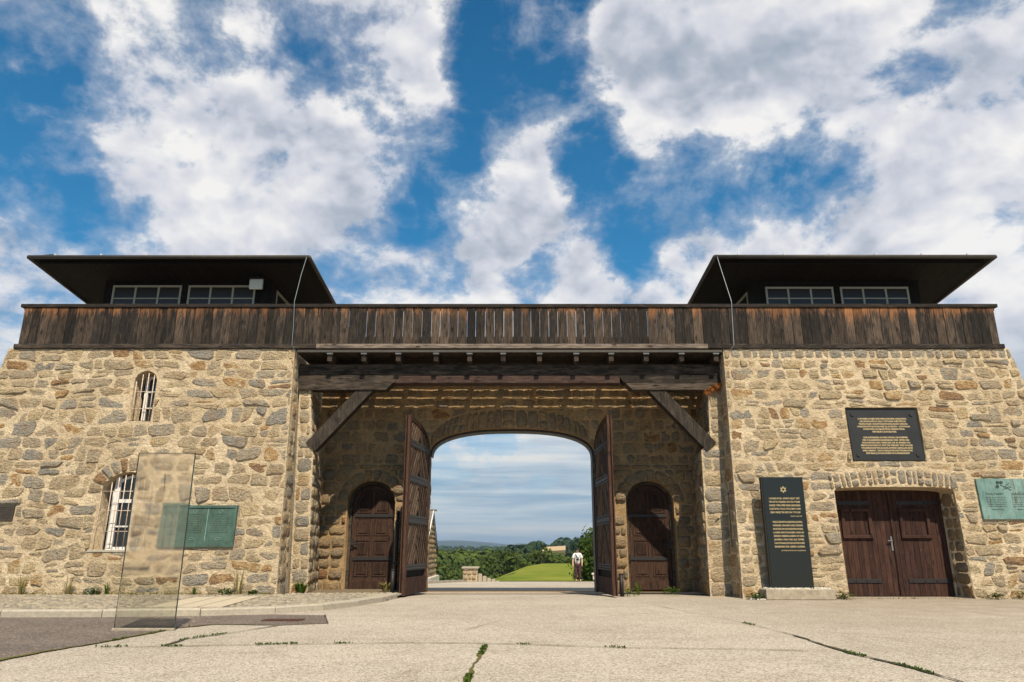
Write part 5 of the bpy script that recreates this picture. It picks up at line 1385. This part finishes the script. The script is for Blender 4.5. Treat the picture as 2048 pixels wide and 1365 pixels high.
# meadow sheet
mv, mf = [], []; my_ = [43.3, 47, 50, 54, 58, 62, 68, 75, 84, 95, 108, 120, 132, 145, 158, 170, 185]; nn_ = 12
for y in my_:
    xe = -2.0 + (y - 60) * .070 + 2.2 * smooth(115, 160, y) - (2.5 if y < 62 else .6 + 0.4 * math.sin(y * .4))
    for i in range(nn_): x = xe + (60 - xe) * (i / (nn_ - 1)) ** 1.5; mv.append((x, y, terrain(x, y) + .02))
mf = [(j * nn_ + i, j * nn_ + i + 1, (j + 1) * nn_ + i + 1, (j + 1) * nn_ + i) for j in range(len(my_) - 1) for i in range(nn_ - 1)]
tag(mobj('meadow', mv, mf, 'meadow_grass', smooth=True), kind='structure')
# terrace path left of the crest
sheet_v = [(x, y, terrain(x, y) + .012 if y < 46 else -0.9) for x, y in ((-4.2, 30), (-2.6, 40.5), (-3.3, 41.5), (-8.0, 43.0), (-8.0, 30))]
# stone building at left
hb = thing('stone_house', 'rusticated stone building with steep slate gable beyond the gate', 'house', (-8, 43, -.9))
gx = -4.72; y0, y1 = 40.2, 46.8; zb, ze, za = -.95, .78, 3.05; ym = 43.7
frH = frame((gx, y0, zb), (0, 1, 0), (0, 0, 1)); W = y1 - y0
gable = [(0, 0), (W, 0), (W, ze - zb), (ym - y0, za - zb), (0, ze - zb)]
MB().prism(gable, lambda u, v, n: Vector((gx + n, y0 + u, zb + v)), -8, -.02).build('wall', 'mortar', hb)
gs = courses(frH, gable, [], .27, .46, [(60, .1, .4), (40, .4, .6)], .02, (.02, .07), .03); lay_stones(gs, hb, 'rustic_stone')
for ya_, yb_, z1_, z2_ in ((y0 - .35, ym, ze - .28, za + .05), (y1 + .35, ym, ze - .28, za + .05)):
    k = 9
    for i in range(k):
        t0, t1 = i / k, (i + 1) / k; p0 = Vector((0, ya_ + (yb_ - ya_) * t0, z1_ + (z2_ - z1_) * t0)); p1 = Vector((0, ya_ + (yb_ - ya_) * t1, z1_ + (z2_ - z1_) * t1)); up = Vector((0, 0, .05))
        q = [(gx + .08, *(p0 + up * 1.6)[1:]), (gx + .08, *(p1 + up)[1:]), (gx - 8, *(p1 + up)[1:]), (gx - 8, *(p0 + up * 1.6)[1:]), (gx + .08, *(p0)[1:]), (gx + .08, *(p1)[1:]), (gx - 8, *(p1)[1:]), (gx - 8, *(p0)[1:])]
        MB().add(q, [(0, 1, 2, 3), (4, 7, 6, 5), (0, 4, 5, 1), (3, 2, 6, 7), (0, 3, 7, 4)]).build('roof_course', 'slate', hb)
mb = MB(); mb.tube([(gx + .12, y0 - .36, ze - .20), (gx + .12, ym, za + .10)], .035, 4); mb.build('verge_board', 'white_paint', hb)
mb = MB(); mb.tube([(gx + .12, y1 + .36, ze - .20), (gx + .12, ym, za + .10)], .035, 4); mb.build('verge_board', 'dark_wood', hb)
mb = MB(); mb.tube([(gx + .3, ym, za + .12), (gx - 8, ym, za + .12)], .06, 6); mb.tube([(gx - .0, ym, za + .1), (gx - .0, ym, za + .34)], .012, 4); mb.build('ridge', 'slate', hb)
MB().box(gx + .02, gx + .10, 41.1, 41.5, -.6, .9).build('window', 'grey_paint', hb)
MB().box(gx - .2, gx + .25, 40.4, 46.9, -1.05, -.55).build('plinth', 'pale_render', hb)
# pier
pr_ = thing('stone_pier', 'low square stone pier with a flat cap at the edge of the terrace', 'stone pier', (-2.25, 42, -.85))
pc = at(942, 1160, 42.0); px0, px1 = pc.x - .42, pc.x + .36; pz = -.86; pzt = at(942, 1137, 42).z
fp = frame((0, 41.6, 0), (1, 0, 0), (0, 0, 1)); MB().box(px0, px1, 41.62, 42.4, pz - .5, pzt).build('core', 'mortar', pr_)
lay_stones(courses(fp, rect(px0, px1, pz, pzt), [], .23, .27, REAR_P, .02, (.02, .05), .02), pr_, 'block_stone')
MB().box(px0 - .08, px1 + .08, 41.52, 42.5, pzt, pzt + .09, .02).build('cap', 'kerb_granite', pr_)
sw = thing('garden_wall', 'ragged low rubble wall stepping down right of the stone pier', 'low wall', (-1.4, 42.5, -.9))
for k in range(5):
    x = px1 + .02 + k * .24; MB().box(x, x + .22, 41.9 + .2 * k, 42.3 + .2 * k, pz - .5, pz + .5 - .10 * k + U(-.03, .03), .04).build('stone', 'kerb_granite', sw)
k2 = MB(); q0, q1 = Vector((-3.75, 30.5, 0)), Vector((px0 + .1, 41.7, 0))
for i in range(8):
    a, b_ = q0.lerp(q1, i / 8), q0.lerp(q1, (i + 1) / 8 - .01); 
    for q in (a, b_): q.z = terrain(q.x, q.y)
    n2 = Vector((1, -.12, 0)) * .12; up = Vector((0, 0, .10)); k2.add([a - n2, b_ - n2, b_ + n2, a + n2, a - n2 + up, b_ - n2 + up, b_ + n2 + up, a + n2 + up], [(4, 5, 6, 7), (0, 1, 5, 4), (2, 3, 7, 6), (0, 4, 7, 3), (1, 2, 6, 5)])
tag(k2.build('terrace_kerb', 'kerb_granite'), kind='structure')
# white lamp-like garden post beside the right leaf
po = thing('garden_post', 'small pale stone post half hidden behind the right gate leaf', 'post', (4.78, 41, -.85))
pc = at(1191, 1160, 41); MB().box(pc.x - .13, pc.x + .17, 40.9, 41.2, pc.z, at(1191, 1150, 41).z, .02).build('shaft', 'pale_render', po); MB().box(pc.x - .19, pc.x + .23, 40.84, 41.26, at(1191, 1150, 41).z, at(1191, 1146.5, 41).z, .02).build('cap', 'pale_render', po)

def crown(n_, rx, rz, zc, leaf, lumps, seed, cone=False):
    rnd = random.Random(seed); vs, fs, tn = [], [], []
    L = []
    for i in range(lumps):
        a = rnd.uniform(0, 6.283); zz = rnd.uniform(-.85, .9); rr = math.sqrt(max(0, 1 - zz * zz)) * (1 if not cone else (1 - .5 * (zz + 1) / 2))
        L.append((Vector((rx * .62 * rr * math.cos(a), rx * .62 * rr * math.sin(a), zc + rz * .66 * zz)), rx * rnd.uniform(.30, .50), rnd.random()))
    for i in range(n_):
        c, r, t = L[rnd.randrange(lumps)]; d = Vector((rnd.gauss(0, 1), rnd.gauss(0, 1), rnd.gauss(0, 1))).normalized(); p = c + d * r * rnd.uniform(.6, 1.08); p.z = c.z + (p.z - c.z) * .85
        u = d.cross(Vector((rnd.gauss(0, 1), rnd.gauss(0, 1), rnd.gauss(0, 1)))).normalized(); w = (u.cross(d) + d * rnd.uniform(-.6, .6)).normalized(); s = leaf * rnd.uniform(.6, 1.4)
        k = len(vs); vs += [p - u * s, p - w * s * .8, p + u * s, p + w * s * .8]; fs.append((k, k + 1, k + 2, k + 3)); q = min(1, max(0, t * .7 + rnd.uniform(0, .35))); tn += [q] * 4
    return vs, fs, tn
def tree_proto(i, h, r, mat, n_=900, cone=False, bark='trunk_bark', leaf=.42, lumps=16):
    v, f, t = crown(n_, r, h * .40, h * .60, leaf, lumps, i, cone)
    me = bpy.data.meshes.new('crown'); me.from_pydata(v, [], f); a = me.attributes.new('tone', 'FLOAT', 'POINT'); a.data.foreach_set('value', t); me.materials.append(MATS[mat])
    tb_ = MB().tube([(0, 0, -1), (0, 0, h * .35), (.1, 0, h * .8)], .03 * h * .6, 6, .006 * h); rr = random.Random(i)
    for k in range(5): a_ = rr.uniform(0, 6.28); z = h * rr.uniform(.3, .55); tb_.tube([(0, 0, z), (r * .5 * math.cos(a_), r * .5 * math.sin(a_), z + h * .15)], .007 * h, 4, .002 * h)
    tm = bpy.data.meshes.new('trunk'); tm.from_pydata([tuple(q) for q in tb_.v], [], tb_.f); tm.materials.append(MATS[bark])
    return me, tm
protos = [tree_proto(1, 15, 4.6, 'leaf_forest'), tree_proto(2, 17, 4.0, 'leaf_forest'), tree_proto(3, 13, 4.4, 'leaf_forest'), tree_proto(4, 18, 3.2, 'leaf_forest', 800, True), tree_proto(5, 15, 3.0, 'leaf_forest', 420, False, 'birch_bark', .32)]
def plant_tree(pr, x, y, z, s, label, group, rz=None):
    t = thing('forest_tree', label, 'tree', (x, y, z), group); t.scale = (s, s, s * U(.9, 1.1)); t.rotation_euler = (0, 0, U(0, 6.28) if rz is None else rz)
    for nm, me in (('crown', pr[0]), ('trunk', pr[1])):
        o = bpy.data.objects.new(nm, me); col.objects.link(o); o.parent = t
    return t
LB = ['round dark green tree in the wood below the meadow', 'tall rounded green tree in the wood below the meadow', 'low spreading green tree in the wood below the meadow', 'narrow dark conical tree in the wood below the meadow', 'slim pale-trunked birch standing in the wood']
rnd = random.Random(5)
for k in range(150):
    t = k / 150; D = 150 + 230 * t; u = rnd.uniform(-.118, .10)
    X = u * D
    edge = -2.0 + (D - 60) * .070 + 2.2
    if D < 200 and X > edge - 5: continue
    prn = rnd.choice([0, 0, 1, 1, 2, 2, 3, 4]) ; zt_ = terrain(X, D)
    # crowns rise gently to the skyline of the wood
    hgt = [15, 17, 13, 18, 15][prn]; px = 1024 + F_PX * X / D
    prof = 1098 - 10 * smooth(900, 1010, px) + 20 * smooth(1070, 1120, px)
    want = at(px, prof + 34 * (1 - t) * rnd.uniform(.3, 1.0), D).z - zt_
    s = min(1.25, want / hgt) * rnd.uniform(.90, 1.04)
    if s < .28: continue
    plant_tree(protos[prn], X, D, zt_ - .3, s, LB[prn], 'trees of the wood below the meadow, ' + LB[prn].split(' in ')[0].split(' standing')[0])
# hedge line of trees on the upper edge of the meadow
for k in range(26):
    D = 186 + rnd.uniform(0, 22); X = 7 + k * 1.05 + rnd.uniform(-.8, .8); zt_ = terrain(X, D); px = 1024 + F_PX * X / D
    want = at(px, 1104 - 3 * rnd.random(), D).z - zt_; s = want / 15 * rnd.uniform(.85, 1.02)
    plant_tree(protos[k % 3], X, D, zt_ - .3, max(.3, s), 'dark rounded tree in the row behind the bright meadow', 'trees along the top of the meadow')
# mid-distance woods on the hills: masses
def wood_mass(name, pts, leaf, mat, n_, label=None):
    vs, fs, tn = [], [], []
    for (cx_, cy_, cz_, rx, rz) in pts:
        for k in range(n_):
            d = Vector((rnd.gauss(0, 1), rnd.gauss(0, 1), rnd.gauss(0, 1))).normalized(); p = Vector((cx_ + d.x * rx, cy_ + d.y * rx, cz_ + d.z * rz)); s = leaf * rnd.uniform(.6, 1.4)
            u = d.cross(Vector((rnd.gauss(0, 1), rnd.gauss(0, 1), rnd.gauss(0, 1)))).normalized(); w = u.cross(d).normalized(); q = len(vs)
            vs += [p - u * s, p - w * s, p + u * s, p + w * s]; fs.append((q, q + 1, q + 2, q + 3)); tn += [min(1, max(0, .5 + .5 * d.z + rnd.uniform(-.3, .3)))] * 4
    o = mobj(name, vs, fs, mat, tone=tn); tag(o, label, None, None, 'stuff'); return o
pts = []
for k in range(70):                    # wooded ridge right, behind the meadow trees
    px = rnd.uniform(1108, 1215); D = rnd.uniform(640, 700); top = 1078 + (10 * smooth(1120, 1108, px) if px < 1120 else 0) + rnd.uniform(-2, 3) + 26 * rnd.random() ** 1.0 * (1 if k % 2 else 0)
    p = at(px, top, D); pts.append((p.x, D, p.z - 6, 5.5, 6.5))
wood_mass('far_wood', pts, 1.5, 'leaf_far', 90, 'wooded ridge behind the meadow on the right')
pts = []
for k in range(22):
    px = rnd.uniform(1056, 1092); D = rnd.uniform(560, 600); p = at(px, 1083 + abs(px - 1078) * .18 + rnd.uniform(0, 8), D); pts.append((p.x, D, p.z - 4, 3.6, 4.6))
for k in range(22):
    px = rnd.uniform(1020, 1062); D = rnd.uniform(400, 440); p = at(px, 1092 + rnd.uniform(0, 8), D); pts.append((p.x, D, p.z - 5, 4, 6))
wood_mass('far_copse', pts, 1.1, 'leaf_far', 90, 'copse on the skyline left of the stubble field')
pts = []
for k in range(110):
    px = rnd.uniform(830, 1040); D = rnd.uniform(1500, 1700); p = at(px, 1094 + rnd.uniform(-1.5, 7), D); pts.append((p.x, D, p.z - 9, 12, 10))
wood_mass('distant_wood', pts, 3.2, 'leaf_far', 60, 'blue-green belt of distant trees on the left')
pts = []
for k in range(80):
    px = rnd.uniform(860, 1200); D = rnd.uniform(300, 380); p = at(px, (1100 if px < 1040 else 1106) + rnd.uniform(0, 14), D); pts.append((p.x, D, p.z - 6, 4, 6.5))
wood_mass('wood_backdrop', pts, 1.1, 'leaf_forest', 110, 'dense mass of the wood behind the single trees')
# stubble field on the hill
q = [at(1083, 1103, 520), at(1131, 1100.5, 520), at(1131, 1092, 560), at(1092, 1094, 560)]
MBf = MB().add(q + [v + Vector((0, 8, -14)) for v in q], [(0, 1, 2, 3), (0, 4, 5, 1), (1, 5, 6, 2), (2, 6, 7, 3), (3, 7, 4, 0)]).build('stubble_field', 'stubble'); tag(MBf, kind='structure')
# leafy tree close behind the right leaf
mt = thing('maple_tree', 'large leafy green tree right of the standing visitor', 'tree', (6.15, 47, -1.8))
vs, fs, tn = crown(13000, 2.5, 3.0, 1.9, .105, 80, 77)
mobj('crown', vs, fs, 'leaf_maple', mt, (0, 0, 0), tone=tn)
t_ = MB().tube([(6.15, 47, -2.2), (6.1, 47, 0), (6.15, 47, 2.0)], .16, 8, .05)
for k in range(8): a = U(0, 6.28); z = U(-.6, 1.2); t_.tube([(6.15, 47, z), (6.15 + 1.7 * math.cos(a), 47 + 1.7 * math.sin(a), z + U(.3, 1.3))], .06, 5, .015)
t_.build('trunk', 'trunk_bark', mt)

# ------------------------------------------------------------------ the visitor
def skin_body(name, joints, bones, mat, parent, sub=2):
    me = bpy.data.meshes.new(name); keys = list(joints); me.from_pydata([joints[k][0] for k in keys], [(keys.index(a), keys.index(b2)) for a, b2 in bones], [])
    o = bpy.data.objects.new(name, me); col.objects.link(o)
    md = o.modifiers.new('s', 'SKIN'); 
    for i, k in enumerate(keys):
        r = joints[k][1]; me.skin_vertices[0].data[i].radius = r if isinstance(r, tuple) else (r, r)
    me.skin_vertices[0].data[0].use_root = True
    sb = o.modifiers.new('u', 'SUBSURF'); sb.levels = sub; sb.render_levels = sub
    bpy.context.view_layer.update(); dg = bpy.context.evaluated_depsgraph_get(); m2 = bpy.data.meshes.new_from_object(o.evaluated_get(dg)); bpy.data.objects.remove(o)
    m2.name = name; m2.materials.clear(); m2.materials.append(MATS[mat]); m2.polygons.foreach_set('use_smooth', [True] * len(m2.polygons))
    q = bpy.data.objects.new(name, m2); col.objects.link(q); q.parent = parent; return q
pz_ = terrain(3.6, 42) + .005
vis_ = thing('person', 'person in white shirt, dark cap and maroon trousers with a camera at the chest', 'person', (3.63, 42.0, pz_))
J = {'pelvis': ((0, 0, .96), .11), 'waist': ((0, 0, 1.10), .11), 'chest': ((0, -.01, 1.32), (.145, .10)), 'neckb': ((0, 0, 1.47), .06), 'neck': ((0, -.01, 1.54), .052), 'head': ((0, -.02, 1.62), (.072, .085)), 'crown': ((0, -.015, 1.71), (.074, .085)), 'top': ((0, -.01, 1.76), .04),
     'shL': ((-.17, 0, 1.43), .058), 'elL': ((-.25, .02, 1.14), .042), 'wrL': ((-.26, -.04, .90), .028), 'haL': ((-.26, -.06, .82), .030), 'shR': ((.17, 0, 1.43), .058), 'elR': ((.26, .03, 1.15), .042), 'wrR': ((.24, -.08, .93), .028), 'haR': ((.235, -.12, .86), .030),
     'hipL': ((-.09, 0, .90), .085), 'knL': ((-.10, -.02, .50), .06), 'anL': ((-.09, .02, .09), .042), 'toL': ((-.10, -.14, .04), .035), 'hipR': ((.09, 0, .90), .085), 'knR': ((.11, -.05, .50), .06), 'anR': ((.13, -.02, .09), .042), 'toR': ((.15, -.18, .04), .035)}
Bn = [('pelvis', 'waist'), ('waist', 'chest'), ('chest', 'neckb'), ('neckb', 'neck'), ('neck', 'head'), ('head', 'crown'), ('crown', 'top'), ('neckb', 'shL'), ('shL', 'elL'), ('elL', 'wrL'), ('wrL', 'haL'), ('neckb', 'shR'), ('shR', 'elR'), ('elR', 'wrR'), ('wrR', 'haR'), ('pelvis', 'hipL'), ('hipL', 'knL'), ('knL', 'anL'), ('anL', 'toL'), ('pelvis', 'hipR'), ('hipR', 'knR'), ('knR', 'anR'), ('anR', 'toR')]
skin_body('body', J, Bn, 'skin', vis_)
S = {'hem': ((0, 0, .93), (.165, .125)), 'waist': ((0, 0, 1.08), (.16, .12)), 'chest': ((0, -.01, 1.33), (.185, .125)), 'nb': ((0, 0, 1.46), (.10, .08)), 'shL': ((-.18, 0, 1.43), .085), 'elL': ((-.25, .01, 1.20), .075), 'shR': ((.18, 0, 1.43), .085), 'elR': ((.26, .02, 1.20), .075)}
skin_body('shirt', S, [('hem', 'waist'), ('waist', 'chest'), ('chest', 'nb'), ('nb', 'shL'), ('shL', 'elL'), ('nb', 'shR'), ('shR', 'elR')], 'shirt_white', vis_)
T = {'pelvis': ((0, 0, .95), .13), 'hipL': ((-.09, 0, .88), .105), 'knL': ((-.10, -.02, .50), .085), 'anL': ((-.10, .01, .10), .08), 'hipR': ((.09, 0, .88), .105), 'knR': ((.11, -.05, .50), .085), 'anR': ((.13, -.03, .10), .08)}
skin_body('trousers', T, [('pelvis', 'hipL'), ('hipL', 'knL'), ('knL', 'anL'), ('pelvis', 'hipR'), ('hipR', 'knR'), ('knR', 'anR')], 'trousers', vis_)
def ball(mb, c, r, sz=(1, 1, 1), n=8, half=False):
    vs = []; fs = []
    for i in range(n // 2 + 1):
        ph = math.pi * i / (n // 2) * (.5 if half else 1)
        for j in range(n): th = 2 * math.pi * j / n; vs.append((c[0] + r * sz[0] * math.sin(ph) * math.cos(th), c[1] + r * sz[1] * math.sin(ph) * math.sin(th), c[2] + r * sz[2] * math.cos(ph)))
    for i in range(n // 2):
        for j in range(n): fs.append((i * n + j, (i + 1) * n + j, (i + 1) * n + (j + 1) % n, i * n + (j + 1) % n))
    mb.add(vs, fs)
def local(mb, name, mat, sm=True): return mobj(name, mb.v, mb.f, mat, vis_, (0, 0, 0), sm)
mb = MB(); ball(mb, (0, .0, 1.715), .094, (1, 1.1, .95), 12, True); mb.add([(-.07, -.09, 1.70), (.07, -.09, 1.70), (.06, -.19, 1.675), (-.06, -.19, 1.675), (-.07, -.09, 1.715), (.07, -.09, 1.715), (.06, -.19, 1.69), (-.06, -.19, 1.69)], [(0, 3, 2, 1), (4, 5, 6, 7), (3, 7, 6, 2), (0, 4, 7, 3), (1, 2, 6, 5)]); local(mb, 'cap', 'black_cloth')
mb = MB(); mb.add([(-.015, -.095, 1.64), (.015, -.095, 1.64), (0, -.125, 1.605), (0, -.09, 1.67)], [(0, 2, 1), (0, 3, 2), (1, 2, 3)]); mb.box(-.03, .03, -.105, -.09, 1.572, 1.582); local(mb, 'face', 'skin')
mb = MB(); ball(mb, (-.033, -.098, 1.645), .011); ball(mb, (.033, -.098, 1.645), .011); local(mb, 'eyes', 'black_cloth')
for sx_ in (-1, 1):
    mb = MB(); hx = .26 * sx_ if sx_ < 0 else .235; hz_ = .82 if sx_ < 0 else .86; hy = -.06 if sx_ < 0 else -.12
    for k in range(4): mb.tube([(hx + (k - 1.5) * .006, hy + (k - 1.5) * .018, hz_ - .01), (hx + (k - 1.5) * .006, hy + (k - 1.5) * .019 - .004, hz_ - .05), (hx - sx_ * .012, hy + (k - 1.5) * .018, hz_ - .085 + abs(k - 1.4) * .007)], .0095, 5, .007)
    mb.tube([(hx - sx_ * .01, hy - .03, hz_ + .01), (hx - sx_ * .025, hy - .05, hz_ - .04)], .010, 5, .008); local(mb, 'fingers', 'skin')
mb = MB(); mb.box(-.075, .055, -.20, -.14, 1.12, 1.205, .01); mb.tube([(-.01, -.20, 1.16), (-.01, -.27, 1.155)], .036, 10); local(mb, 'camera', 'black_cloth', False)
mb = MB(); mb.tube([(-.06, -.17, 1.2), (-.10, -.155, 1.36), (-.08, -.06, 1.49), (0, .06, 1.52), (.08, -.06, 1.49), (.09, -.155, 1.36), (.05, -.17, 1.2)], .009, 5); local(mb, 'neck_strap', 'black_cloth')
mb = MB(); mb.tube([(-.11, -.10, 1.47), (-.02, -.165, 1.30), (.13, -.15, 1.13), (.19, -.05, 1.02)], .018, 5); local(mb, 'shoulder_strap', 'strap_green')
for sx_, x, y in ((-1, -.10, -.06), (1, .14, -.09)):
    mb = MB(); ball(mb, (x, y, .035), .055, (.85, 2.3, .75), 8); local(mb, 'shoe', 'shoe')

# ------------------------------------------------------------------ air
m = bpy.data.materials.new('air'); m.use_nodes = True; MATS['air'] = m; nt = NT(m.node_tree); nt.n.remove(nt.n['Principled BSDF'])
pv_ = nt('ShaderNodeVolumePrincipled', ins={'Color': (0.56, 0.72, 0.92, 1), 'Density': 0.00011, 'Anisotropy': 0.2}); nt.l.new(pv_.outputs[0], nt.n['Material Output'].inputs['Volume'])
tag(MB().box(-16500, 16500, -200, 16500, -60, 260).build('haze', 'air'), kind='stuff')
